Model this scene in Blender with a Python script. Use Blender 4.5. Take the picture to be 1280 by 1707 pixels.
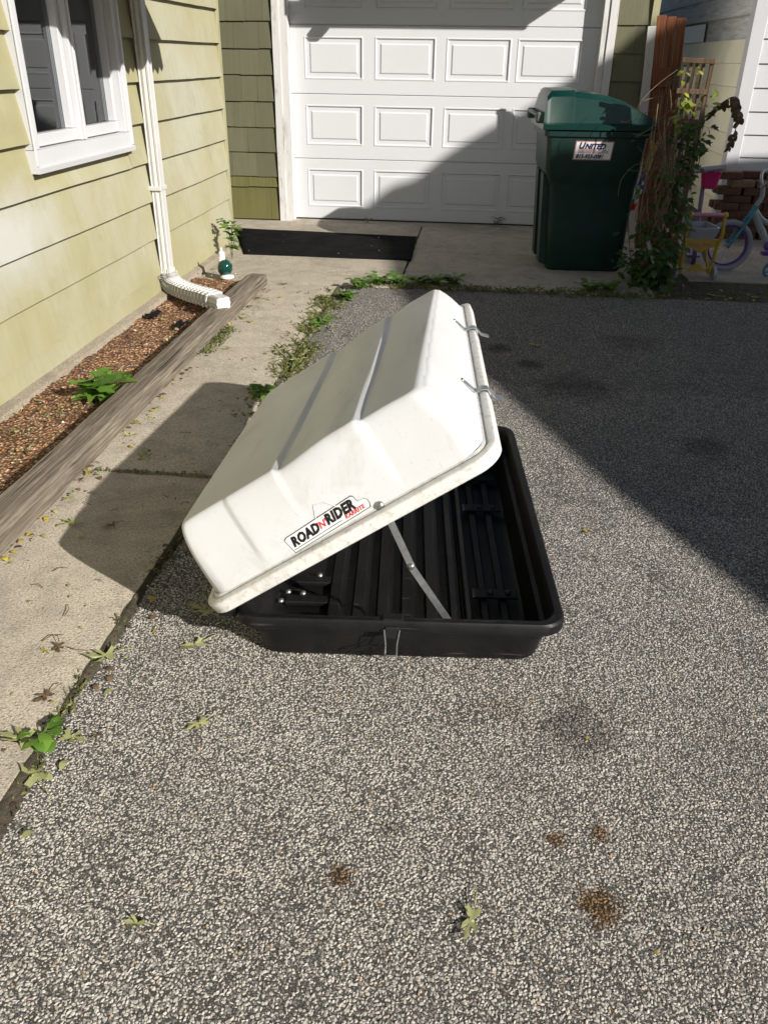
import bpy, bmesh, math, random
from mathutils import Vector, Matrix, noise
random.seed(7)
R = math.radians
for o in list(bpy.data.objects): bpy.data.objects.remove(o)
sc = bpy.context.scene
COL = sc.collection

# ------------------------------------------------------------------ camera, sky, sun, exposure
PITCH, ROLL, YAW, CAMH, FPX = R(28.89), R(0.88), R(5.77), 1.373, 1372.6
cy, sy, cp, sp = math.cos(YAW), math.sin(YAW), math.cos(PITCH), math.sin(PITCH)
fwd = Vector((-sy*cp, cy*cp, -sp)); rgt = Vector((cy, sy, 0)); upv = rgt.cross(fwd)
r2 = math.cos(ROLL)*rgt + math.sin(ROLL)*upv; u2 = -math.sin(ROLL)*rgt + math.cos(ROLL)*upv
cam = bpy.data.objects.new('camera', bpy.data.cameras.new('camera')); COL.objects.link(cam)
cam.matrix_world = Matrix(((r2.x, u2.x, -fwd.x, 0), (r2.y, u2.y, -fwd.y, 0), (r2.z, u2.z, -fwd.z, CAMH), (0, 0, 0, 1)))
cam.data.sensor_fit = 'HORIZONTAL'; cam.data.sensor_width = 36; cam.data.lens = 36*FPX/1280
cam.data.clip_start = 0.05; cam.data.clip_end = 500
sc.camera = cam

SUN_AZ, SUN_EL = R(-37.0), R(26.4)          # azimuth counted from +X
sdir = Vector((math.cos(SUN_AZ)*math.cos(SUN_EL), math.sin(SUN_AZ)*math.cos(SUN_EL), math.sin(SUN_EL)))
w = bpy.data.worlds.new('World'); sc.world = w; w.use_nodes = True
nt = w.node_tree; bg = nt.nodes['Background']
sky = nt.nodes.new('ShaderNodeTexSky'); sky.sky_type = 'NISHITA'; sky.sun_disc = False
sky.sun_elevation = SUN_EL; sky.sun_rotation = math.pi/2 - SUN_AZ
sky.air_density = 1.0; sky.dust_density = 1.2; sky.ozone_density = 1.0
nt.links.new(sky.outputs[0], bg.inputs[0]); bg.inputs[1].default_value = 0.05
sun = bpy.data.objects.new('sun', bpy.data.lights.new('sun', 'SUN')); COL.objects.link(sun)
sun.data.energy = 5.0; sun.data.angle = R(0.53); sun.data.color = (1.0, 0.95, 0.875)
sun.rotation_euler = sdir.to_track_quat('Z', 'Y').to_euler()
vs = sc.view_settings; vs.view_transform = 'Standard'; vs.look = 'None'; vs.exposure = 0.42; vs.gamma = 1.0; vs.use_curve_mapping = False
sc.cycles.use_denoising = True
sc.cycles.max_bounces = 6

# ------------------------------------------------------------------ material helpers
class NT:
    def __init__(s, name):
        s.m = bpy.data.materials.new(name); s.m.use_nodes = True
        s.t = s.m.node_tree; s.b = s.t.nodes['Principled BSDF']
    def n(s, typ, **kw):
        nd = s.t.nodes.new(typ)
        for k, v in kw.items():
            if k.startswith('i_'):
                key = k[2:]; key = int(key) if key.isdigit() else key
                nd.inputs[key].default_value = v
            else: setattr(nd, k, v)
        return nd
    def l(s, a, b): s.t.links.new(a, b)
    def pos(s, kind='world', scale=(1, 1, 1)):
        if kind == 'world': o = s.n('ShaderNodeNewGeometry').outputs['Position']
        else: o = s.n('ShaderNodeTexCoord').outputs['Object']
        mp = s.n('ShaderNodeMapping'); mp.inputs['Scale'].default_value = scale; s.l(o, mp.inputs[0]); return mp.outputs[0]
    def noise(s, vec, scale, detail=3, rough=.55, dist=0):
        nd = s.n('ShaderNodeTexNoise'); nd.inputs['Scale'].default_value = scale; nd.inputs['Detail'].default_value = detail
        nd.inputs['Roughness'].default_value = rough; nd.inputs['Distortion'].default_value = dist
        s.l(vec, nd.inputs['Vector']); return nd.outputs['Fac']
    def ramp(s, fac, stops):
        nd = s.n('ShaderNodeValToRGB'); cr = nd.color_ramp
        while len(cr.elements) < len(stops): cr.elements.new(.5)
        for e, (p, c) in zip(cr.elements, stops):
            e.position = p; e.color = (c, c, c, 1) if isinstance(c, (int, float)) else (*c, 1)
        s.l(fac, nd.inputs[0]); return nd.outputs[0]
    def mix(s, fac, a, b, mode='MIX'):
        nd = s.n('ShaderNodeMix', data_type='RGBA', blend_type=mode)
        for sock, v in ((nd.inputs[0], fac), (nd.inputs[6], a), (nd.inputs[7], b)):
            if isinstance(v, (int, float)): sock.default_value = v
            elif isinstance(v, tuple): sock.default_value = (*v, 1)
            else: s.l(v, sock)
        return nd.outputs[2]
    def math(s, op, a, b=0.0, c=None):
        nd = s.n('ShaderNodeMath', operation=op)
        for sock, v in zip(nd.inputs, (a, b, c)):
            if v is None: continue
            if isinstance(v, (int, float)): sock.default_value = v
            else: s.l(v, sock)
        return nd.outputs[0]
    def bump(s, h, strength=.5, dist=.002):
        nd = s.n('ShaderNodeBump'); nd.inputs['Strength'].default_value = strength; nd.inputs['Distance'].default_value = dist
        s.l(h, nd.inputs['Height']); s.l(nd.outputs[0], s.b.inputs['Normal'])
    def col(s, c):
        if isinstance(c, tuple): s.b.inputs['Base Color'].default_value = (*c, 1)
        else: s.l(c, s.b.inputs['Base Color'])
    def rough(s, r):
        if isinstance(r, (int, float)): s.b.inputs['Roughness'].default_value = r
        else: s.l(r, s.b.inputs['Roughness'])

def plain(name, c, rough=.5, var=.15, scale=12, metal=0, bump=0, bscale=60, spec=.5, obj=True):
    m = NT(name); v = m.pos('obj' if obj else 'world')
    f = m.noise(v, scale, 4)
    lo = tuple(max(0, x*(1-var)) for x in c); hi = tuple(min(1, x*(1+var)) for x in c)
    m.col(m.ramp(f, [(.3, lo), (.7, hi)])); m.rough(rough); m.b.inputs['Metallic'].default_value = metal
    m.b.inputs['Specular IOR Level'].default_value = spec
    if bump: m.bump(m.noise(v, bscale, 4), bump, .002)
    return m.m

def mat_asphalt():
    m = NT('asphalt_aggregate'); v = m.pos('world')
    def warp(vec, sc_, amp):
        wob = m.n('ShaderNodeTexNoise'); wob.inputs['Scale'].default_value = sc_; wob.inputs['Detail'].default_value = 3; m.l(vec, wob.inputs['Vector'])
        sub = m.n('ShaderNodeVectorMath', operation='SUBTRACT'); m.l(wob.outputs['Color'], sub.inputs[0]); sub.inputs[1].default_value = (.5, .5, .5)
        add = m.n('ShaderNodeVectorMath', operation='MULTIPLY_ADD'); m.l(sub.outputs[0], add.inputs[0]); add.inputs[1].default_value = (amp,)*3; m.l(vec, add.inputs[2]); return add.outputs[0]
    vw = warp(warp(v, 60, .010), 300, .0055)
    def vor(scale, feat, rnd_=1.0):
        nd = m.n('ShaderNodeTexVoronoi', voronoi_dimensions='2D', feature=feat); nd.inputs['Scale'].default_value = scale; nd.inputs['Randomness'].default_value = rnd_
        m.l(vw, nd.inputs['Vector']); return nd
    big, bige = vor(165, 'F1'), vor(165, 'DISTANCE_TO_EDGE')
    sm, sme = vor(330, 'F1'), vor(330, 'DISTANCE_TO_EDGE')
    pal = [(0, (.10, .095, .09)), (.10, (.30, .285, .265)), (.35, (.50, .475, .435)), (.6, (.62, .59, .54)), (.82, (.72, .69, .635)), (.96, (.80, .78, .74)), (1, (.45, .31, .19))]
    def stone(nd):
        sep = m.n('ShaderNodeSeparateColor'); m.l(nd.outputs['Color'], sep.inputs[0]); return m.ramp(sep.outputs[0], pal), sep.outputs[1]
    cb, rb = stone(big); cs, rs = stone(sm)
    patch = m.noise(v, 1.7, 5, .6); patch2 = m.noise(v, 14, 5, .7); grain = m.noise(v, 420, 3, .6)
    use_small = m.math('GREATER_THAN', m.math('ADD', m.math('MULTIPLY', rb, .7), m.math('MULTIPLY', patch2, .6)), .66)
    stc = m.mix(use_small, cb, cs)
    stc = m.mix(m.ramp(grain, [(.35, .4), (.6, 0)]), stc, (.30, .27, .23))
    jit = m.math('MULTIPLY', m.math('SUBTRACT', grain, .5), .22)
    thr = m.math('ADD', m.math('MULTIPLY', m.math('SUBTRACT', m.math('ADD', m.math('MULTIPLY', patch, .6), patch2), .84), .30), m.math('MULTIPLY', rb, .05))
    def gapmask(e, lo, wd):
        g = m.n('ShaderNodeMapRange', interpolation_type='SMOOTHSTEP'); m.l(m.math('ADD', e.outputs['Distance'], jit), g.inputs[0])
        m.l(lo, g.inputs[1]); m.l(m.math('ADD', lo, wd), g.inputs[2]); return g.outputs[0]
    gb = gapmask(bige, m.math('ADD', thr, .015), .16)
    gs = gapmask(sme, m.math('ADD', m.math('MULTIPLY', rs, .06), .0), .17)
    gap = m.math('MULTIPLY', gb, m.math('MAXIMUM', gs, m.math('SUBTRACT', 1.0, use_small)))
    col = m.mix(m.math('MULTIPLY', gap, .35), m.mix(patch2, (.030, .029, .028), (.10, .094, .086)), stc)
    col = m.mix(m.ramp(patch, [(.40, .0), (.75, .20)]), col, (.17, .16, .15))
    for (x, y, r, k, c) in STAINS:
        d = m.n('ShaderNodeVectorMath', operation='SUBTRACT'); m.l(v, d.inputs[0]); d.inputs[1].default_value = (x, y, 0)
        ln = m.n('ShaderNodeVectorMath', operation='LENGTH'); m.l(d.outputs[0], ln.inputs[0])
        dd = m.math('ADD', ln.outputs['Value'], m.math('MULTIPLY', m.math('SUBTRACT', m.noise(v, 1.6/r, 6, .75), .5), r*2.2))
        mr = m.n('ShaderNodeMapRange', interpolation_type='SMOOTHSTEP'); m.l(dd, mr.inputs[0]); mr.inputs[1].default_value = r*.3; mr.inputs[2].default_value = r*1.05; mr.inputs[3].default_value = k; mr.inputs[4].default_value = 0
        col = m.mix(mr.outputs[0], col, m.mix(1.0, col, c, 'MULTIPLY'))
    m.col(col); m.rough(.85); m.b.inputs['Specular IOR Level'].default_value = .25
    h = m.math('ADD', m.math('MULTIPLY', gap, m.math('ADD', .35, m.math('MULTIPLY', rb, .7))), m.math('MULTIPLY', grain, .25))
    m.bump(h, 1.0, .0055)
    return m.m
OIL, RUST = (.30, .28, .27), (.40, .25, .12)
STAINS = [(.31, 1.02, .058, .95, RUST), (.33, 1.19, .03, .85, RUST), (.24, 1.165, .028, .85, RUST), (-.18, 1.03, .034, .9, RUST), (.31, 1.49, .12, .6, OIL),
          (.54, 3.83, .24, .6, OIL), (.17, 4.39, .09, .85, OIL), (.33, 4.14, .10, .8, OIL), (-.09, 1.15, .03, .5, OIL), (.14, 1.54, .06, .35, RUST), (1.0, 3.2, .14, .5, OIL), (.9, 4.6, .2, .4, OIL)]

def mat_concrete(name, c1, c2, seed=0):
    m = NT(name); v = m.pos('world')
    big = m.noise(v, 1.3+seed, 5, .6); mid = m.noise(v, 9, 6, .7); fine = m.noise(v, 150, 4, .75)
    col = m.ramp(big, [(.3, c2), (.7, c1)])
    col = m.mix(m.ramp(mid, [(.45, 0), (.70, .55)]), col, tuple(x*.62 for x in c2))
    col = m.mix(m.ramp(m.noise(v, 2.6, 7, .75, .5), [(.50, 0), (.66, .55)]), col, (c2[0]*.55, c2[1]*.54, c2[2]*.50))
    vo = m.n('ShaderNodeTexVoronoi'); vo.inputs['Scale'].default_value = 105; m.l(v, vo.inputs['Vector'])
    sep = m.n('ShaderNodeSeparateColor'); m.l(vo.outputs['Color'], sep.inputs[0])
    peb = m.math('MULTIPLY', m.ramp(vo.outputs['Distance'], [(.16, .75), (.38, 0)]), m.math('GREATER_THAN', sep.outputs[0], .45))
    col = m.mix(peb, col, m.mix(sep.outputs[1], (.72, .66, .55), (.20, .17, .14)))
    col = m.mix(m.ramp(fine, [(.34, .85), (.56, 0)]), col, tuple(x*.42 for x in c2))
    m.col(col); m.rough(.92); m.b.inputs['Specular IOR Level'].default_value = .2
    m.bump(m.math('ADD', m.math('ADD', fine, m.math('MULTIPLY', peb, .5)), m.math('MULTIPLY', mid, .8)), .9, .004); return m.m

def mat_siding(name, base, fade, streak=.07, rand=.16, patchat=None, dirt=(.2, .18, .1), vert=(1, 26, 2.2), fadeamt=.75, bstr=.35):
    m = NT(name); v = m.pos('world'); vv = m.pos('world', vert)
    oi = m.n('ShaderNodeObjectInfo')
    big = m.noise(v, .95, 5, .6); grain = m.noise(vv, 1.0, 4, .6); fine = m.noise(m.pos('world', tuple(x*7 for x in vert)), 1.0, 3, .6)
    col = m.mix(m.ramp(big, [(.45, 0), (.68, fadeamt)]), base, fade)
    col = m.mix(m.ramp(grain, [(.35, streak*2.2), (.6, 0)]), col, tuple(x*.72 for x in base))
    col = m.mix(m.ramp(grain, [(.68, 0), (.78, .22)]), col, tuple(min(1, x*1.25+.03) for x in fade))
    col = m.mix(m.ramp(m.noise(v, 2.7, 6, .7, .8), [(.52, 0), (.72, .45)]), col, tuple(x*.78 for x in base))
    col = m.mix(m.ramp(m.noise(v, 7, 6, .7), [(.60, 0), (.78, .45)]), col, dirt)
    if patchat:
        mp = m.n('ShaderNodeMapping'); mp.inputs['Location'].default_value = (0, -patchat[0]*1.1, -patchat[1]*2.6); mp.inputs['Scale'].default_value = (0, 1.1, 2.6); m.l(v, mp.inputs[0])
        ln = m.n('ShaderNodeVectorMath', operation='LENGTH'); m.l(mp.outputs[0], ln.inputs[0])
        dd = m.math('ADD', ln.outputs['Value'], m.math('MULTIPLY', m.math('SUBTRACT', m.noise(v, 3.5, 6, .7), .5), .9))
        col = m.mix(m.ramp(dd, [(.15, .85), (.75, 0)]), col, (.47, .475, .455))
        col = m.mix(m.ramp(m.noise(m.pos('world', (1, 30, 7)), 1.0, 3, .5), [(.74, 0), (.76, .6)]), col, (.62, .61, .54))
        col = m.mix(m.ramp(m.noise(m.pos('world', (1, 9, 70)), 1.0, 3, .5), [(.755, 0), (.77, .55)]), col, (.16, .14, .09))
    col = m.mix(m.math('MULTIPLY', oi.outputs['Random'], rand), col, tuple(x*.7 for x in base))
    m.col(col); m.rough(.75); m.b.inputs['Specular IOR Level'].default_value = .3
    m.bump(m.math('ADD', fine, grain), bstr, .0012); return m.m

def mat_wood(name, dark, light, axis_scale=(60, 2.2, 60), rough=.85, bstr=.8, crack=.7):
    m = NT(name); v = m.pos('obj', axis_scale); o = m.pos('obj')
    g = m.noise(v, 1.0, 5, .65, .4); b = m.noise(o, 5, 4, .6)
    col = m.ramp(g, [(.28, tuple(x*.45 for x in dark)), (.42, dark), (.68, light)])
    col = m.mix(m.ramp(b, [(.35, .5), (.7, 0)]), col, dark)
    cr = m.noise(m.pos('obj', tuple(x*.45 for x in axis_scale)), 1.0, 2, .4)
    col = m.mix(m.ramp(cr, [(.30, crack), (.36, 0)]), col, tuple(x*.25 for x in dark))
    m.col(col); m.rough(rough); m.b.inputs['Specular IOR Level'].default_value = .2
    m.bump(m.math('ADD', g, m.ramp(cr, [(.29, 0), (.37, .8)])), bstr, .004); return m.m

def mat_lid(nm='lid_white_plastic', d=0):
    m = NT(nm); v = m.pos('obj')
    col = m.ramp(m.noise(v, 4, 5, .6), [(.3, (.68, .675, .65)), (.7, (.755, .755, .74))])
    sm = m.noise(m.pos('obj', (9, 2.2, 9)), 1.0, 6, .65, .6)
    col = m.mix(m.ramp(sm, [(.55, 0), (.75, .40)]), col, (.43, .41, .36))
    col = m.mix(m.ramp(m.noise(v, 55, 5, .7), [(.62-.12*d, 0), (.78-.08*d, .35+.3*d)]), col, (.40, .34, .25))
    scr = m.noise(m.pos('obj', (160, 9, 40)), 1.0, 3, .5, .3)
    col = m.mix(m.ramp(scr, [(.70, 0), (.73, .30)]), col, (.38, .36, .32))
    col = m.mix(m.ramp(m.noise(v, 16, 6, .72), [(.58, 0), (.74, .28+.4*d)]), col, (.52, .47, .37))
    m.col(col); m.rough(m.ramp(sm, [(.3, .34), (.7, .52)]))
    m.b.inputs['Subsurface Weight'].default_value = .35; m.b.inputs['Subsurface Radius'].default_value = (.03, .026, .018); m.b.inputs['Subsurface Scale'].default_value = .8
    m.bump(m.noise(v, 220, 3), .06, .002); return m.m

def mat_tray():
    m = NT('tray_black_plastic'); v = m.pos('obj')
    sm = m.noise(v, 6, 6, .7); sc_ = m.noise(m.pos('obj', (6, 60, 60)), 1.0, 4, .6)
    col = m.ramp(sm, [(.35, (.0035, .0035, .004)), (.75, (.012, .0115, .011))])
    col = m.mix(m.ramp(sc_, [(.64, 0), (.74, .5)]), col, (.10, .095, .085))
    col = m.mix(m.ramp(m.noise(v, 130, 4, .7), [(.66, 0), (.75, .5)]), col, (.2, .18, .14))
    m.col(col); m.rough(m.ramp(sm, [(.3, .40), (.7, .58)])); m.b.inputs['Specular IOR Level'].default_value = .32; m.bump(m.noise(v, 420, 2), .25, .001); return m.m

def mat_glass():
    m = NT('window_glass'); t = m.t
    gl = m.n('ShaderNodeBsdfGlossy'); gl.inputs['Roughness'].default_value = .015; gl.inputs['Color'].default_value = (.95, .97, 1, 1)
    tr = m.n('ShaderNodeBsdfTransparent'); tr.inputs['Color'].default_value = (.80, .85, .84, 1)
    fr = m.n('ShaderNodeFresnel'); fr.inputs['IOR'].default_value = 1.75
    mx = m.n('ShaderNodeMixShader'); m.l(fr.outputs[0], mx.inputs[0]); m.l(tr.outputs[0], mx.inputs[1]); m.l(gl.outputs[0], mx.inputs[2])
    m.l(mx.outputs[0], t.nodes['Material Output'].inputs[0]); return m.m

def mat_leaf(name, c1, c2, trans=.35, rough=.5):
    m = NT(name); v = m.pos('obj'); oi = m.n('ShaderNodeObjectInfo')
    geo = m.n('ShaderNodeNewGeometry')
    f = m.math('ADD', m.math('MULTIPLY', m.noise(v, 9, 3), .55), m.math('MULTIPLY', geo.outputs['Random Per Island'], .5))
    col = m.ramp(f, [(.2, c1), (.8, c2)]); m.col(col); m.rough(rough)
    tl = m.n('ShaderNodeBsdfTranslucent'); m.l(col, tl.inputs[0])
    mx = m.n('ShaderNodeMixShader'); mx.inputs[0].default_value = trans
    m.l(m.b.outputs[0], mx.inputs[1]); m.l(tl.outputs[0], mx.inputs[2]); m.l(mx.outputs[0], m.t.nodes['Material Output'].inputs[0]); return m.m

def mat_gravel(name):
    m = NT(name); v = m.pos('world')
    vo = m.n('ShaderNodeTexVoronoi'); vo.inputs['Scale'].default_value = 75; m.l(v, vo.inputs['Vector'])
    sep = m.n('ShaderNodeSeparateColor'); m.l(vo.outputs['Color'], sep.inputs[0])
    col = m.ramp(sep.outputs[0], [(0, (.17, .065, .03)), (.3, (.38, .165, .07)), (.6, (.50, .25, .11)), (.85, (.62, .38, .20)), (1, (.76, .62, .46))])
    big = m.noise(v, 4.5, 4, .6)
    col = m.mix(m.ramp(big, [(.5, 0), (.75, .6)]), col, (.13, .07, .045))
    col = m.mix(m.ramp(vo.outputs['Distance'], [(.35, 0), (.6, .8)]), col, (.03, .02, .014))
    m.col(col); m.rough(.9); m.bump(m.math('SUBTRACT', 1.0, vo.outputs['Distance']), 1.0, .012); return m.m

def mat_soil(name):
    m = NT(name); v = m.pos('world')
    f = m.noise(v, 14, 6, .7)
    col = m.ramp(f, [(.3, (.03, .024, .016)), (.55, (.075, .06, .04)), (.75, (.14, .115, .08))])
    m.col(m.mix(m.ramp(m.noise(v, 2.5, 4), [(.45, 0), (.7, .6)]), col, (.045, .06, .02))); m.rough(.95)
    m.bump(m.noise(v, 60, 5, .7), 1.0, .012); return m.m

M = {}
M['asphalt'] = mat_asphalt()
M['walk'] = mat_concrete('walkway_concrete', (.66, .585, .47), (.52, .455, .365))
M['apron'] = mat_concrete('apron_concrete', (.56, .495, .40), (.45, .40, .325), .4)
M['soil'] = mat_soil('soil'); M['gravel'] = mat_gravel('orange_gravel')
M['siding'] = mat_siding('olive_yellow_siding', (.345, .322, .182), (.425, .42, .35), dirt=(.23, .215, .135), fadeamt=.8, patchat=(3.35, .66))
M['shingle'] = mat_siding('olive_shingle', (.150, .147, .088), (.20, .195, .13), streak=.2, rand=.6, dirt=(.09, .095, .065), vert=(40, 1, 2.2), fadeamt=.7)
M['shingle_low'] = mat_siding('combed_olive_shingle', (.155, .147, .052), (.195, .183, .085), streak=.5, dirt=(.10, .095, .04), vert=(160, 1, 1.5), fadeamt=.5, bstr=1.0)
M['corner'] = plain('corner_board_paint', (.32, .30, .175), .7, .12, 5, bump=.2)
M['white'] = plain('white_trim_paint', (.68, .675, .66), .5, .06, 7, bump=.1, bscale=40)
M['oldwhite'] = (lambda m: (m.col(m.mix(m.ramp(m.noise(m.pos('world', (9, 9, 2)), 2.2, 6, .7), [(.56, 0), (.70, .8)]), (.60, .595, .585), (.36, .33, .285))), m.rough(.7), m.bump(m.noise(m.pos('world', (60, 60, 5)), 1, 5), .6, .003), m.m)[-1])(NT('peeling_white_paint'))
M['door'] = (lambda m: (m.col(m.mix(m.ramp(m.noise(m.pos('world'), 2.3, 6, .65), [(.5, 0), (.78, .35)]), (.62, .63, .655), (.53, .535, .545))), m.rough(.42), m.bump(m.noise(m.pos('world', (5, 5, 200)), 1, 3), .12, .001), m.m)[-1])(NT('white_steel_door'))
M['vinyl'] = plain('white_vinyl', (.54, .545, .565), .4, .04, 3, bump=.05)
M['cream'] = plain('cream_vinyl', (.80, .755, .58), .5, .08, 3, bump=.1)
M['greyboard'] = mat_wood('bare_grey_board', (.50, .50, .48), (.74, .74, .71), (3, 3, 40), crack=.2)
M['downspout'] = plain('downspout_white', (.55, .545, .535), .38, .06, 9)
M['timber'] = mat_wood('weathered_timber', (.125, .103, .08), (.30, .26, .205), (95, 4.0, 95))
M['glass'] = mat_glass()
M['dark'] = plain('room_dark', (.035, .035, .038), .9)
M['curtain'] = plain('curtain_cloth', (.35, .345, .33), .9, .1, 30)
M['lid'] = mat_lid(); M['rim'] = mat_lid('lid_rim_plastic', 1); M['tray'] = mat_tray()
M['zinc'] = plain('zinc_strap', (.55, .58, .60), .38, .2, 60, metal=.9)
M['rivet'] = plain('dull_rivet', (.42, .42, .40), .35, .2, 60, metal=.9)
M['dullbolt'] = plain('dull_black_bolt', (.05, .05, .052), .45, .2, 60, metal=.6)
M['sticker'] = plain('sticker_white', (.82, .81, .79), .35, .03)
M['black'] = plain('ink_black', (.012, .012, .014), .4, 0)
M['red'] = plain('ink_red', (.62, .025, .03), .4, 0)
M['navy'] = plain('ink_navy', (.02, .018, .10), .4, 0)
M['mauve'] = plain('ink_mauve', (.40, .17, .19), .4, 0)
M['bin'] = plain('bin_green', (.0015, .031, .0235), .34, .25, 14, bump=.15, bscale=300)
M['bin'] = (lambda m: (m.col(m.mix(m.ramp(m.noise(m.pos('obj', (3, 9, 9)), 1.0, 6, .7, .7), [(.58, 0), (.80, .16)]), m.ramp(m.noise(m.pos('obj'), 14, 4), [(.3, (.0012, .026, .020)), (.7, (.0018, .036, .0275))]), (.10, .13, .11))), m.rough(.36), m.bump(m.noise(m.pos('obj'), 300, 3), .15, .002), m.m)[-1])(NT('bin_lid_dusty_green'))
M['binb'] = plain('bin_body_shade_green', (.0018, .024, .0195), .5, .25, 10, bump=.15, bscale=300)  # body green darker than the lid, shade put into the colour
M['binbar'] = plain('bin_grey_bar', (.09, .11, .10), .5)
M['rubber'] = plain('mat_rubber', (.010, .010, .012), .95, .5, 60, bump=.6, bscale=160, spec=.1)
M['matrub'] = (lambda m: (m.col(m.mix(m.ramp(m.noise(m.pos('world'), 120, 3, .7), [(.60, 0), (.70, .8)]), m.ramp(m.noise(m.pos('world'), 5, 5, .7), [(.35, (.005, .005, .006)), (.7, (.014, .0135, .013))]), (.06, .06, .057))), m.rough(.95), setattr(m.b.inputs['Specular IOR Level'], 'default_value', .04), m.bump(m.noise(m.pos('world'), 110, 4), .8, .004), m.m)[-1])(NT('mat_speckled_rubber'))
M['cedar'] = mat_wood('cedar_board', (.17, .062, .03), (.34, .14, .07), (70, 70, 2.2), crack=.4)
M['oldwood'] = mat_wood('trellis_wood', (.10, .065, .042), (.25, .175, .12), (70, 70, 2.5))
M['leafA'] = mat_leaf('leaf_fresh_green', (.05, .13, .015), (.20, .36, .05))
M['leafB'] = mat_leaf('leaf_vine_green', (.02, .055, .012), (.075, .15, .025))
M['leafSun'] = mat_leaf('leaf_sun_tinted', (.17, .24, .03), (.42, .43, .06))  # vine green shifted yellow, sunlight painted into the upper leaves
M['leafP'] = mat_leaf('leaf_pale_fallen', (.22, .25, .09), (.46, .46, .22), .2)
M['leafO'] = mat_leaf('leaf_gold_fallen', (.34, .26, .03), (.55, .45, .08), .2)
M['leafD'] = mat_leaf('leaf_brown_dry', (.05, .03, .017), (.17, .11, .06), .1)
M['grass'] = mat_leaf('grass_mix', (.06, .085, .02), (.20, .20, .06), .25)
M['stem'] = plain('vine_stem', (.20, .155, .10), .8, .3, 30)
M['stemg'] = plain('plant_stem', (.12, .17, .05), .6, .3, 30)
M['ceramw'] = plain('glazed_white', (.80, .80, .79), .12, .02); M['ceramg'] = plain('glazed_green', (.006, .05, .038), .1, .1)
M['ytoy'] = plain('toy_yellow', (.50, .34, .04), .4, .05); M['pink'] = plain('toy_pink', (.62, .22, .35), .4, .05); M['hotpink'] = plain('basket_pink', (.70, .03, .20), .4, .05)
M['wtoy'] = plain('toy_white', (.40, .40, .44), .4, .05); M['purple'] = plain('toy_purple', (.14, .05, .26), .4, .1); M['lilac'] = plain('toy_lilac', (.24, .20, .33), .35, .1)
M['teal'] = plain('bike_teal', (.06, .26, .32), .3, .15); M['bikew'] = plain('bike_white', (.36, .40, .39), .3, .1); M['tyrew'] = plain('tyre_pale', (.30, .30, .33), .7, .1)
M['blue'] = plain('wheel_blue', (.07, .22, .32), .4, .1); M['chrome'] = plain('chrome', (.6, .6, .62), .2, .1, metal=1); M['grip'] = plain('grip_dark', (.10, .03, .05), .6)
M['brick'] = plain('old_brick', (.12, .055, .034), .9, .35, 16, bump=.8, bscale=70)
M['brick2'] = plain('pale_brick', (.22, .14, .085), .9, .3, 16, bump=.8, bscale=70)
M['roof'] = plain('roof_shingle', (.09, .085, .08), .9, .3, 20, bump=.8)
M['byel'] = plain('print_yellow', (.60, .42, .10), .6, .2, 60); M['bblue'] = plain('print_blue', (.03, .08, .42), .6, .2, 60); M['bgreen'] = plain('print_green', (.10, .42, .07), .6, .2, 60); M['bred'] = plain('print_red', (.75, .05, .02), .6, .2, 60)
M['pvc'] = plain('grey_pipe', (.32, .32, .31), .5)

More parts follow.
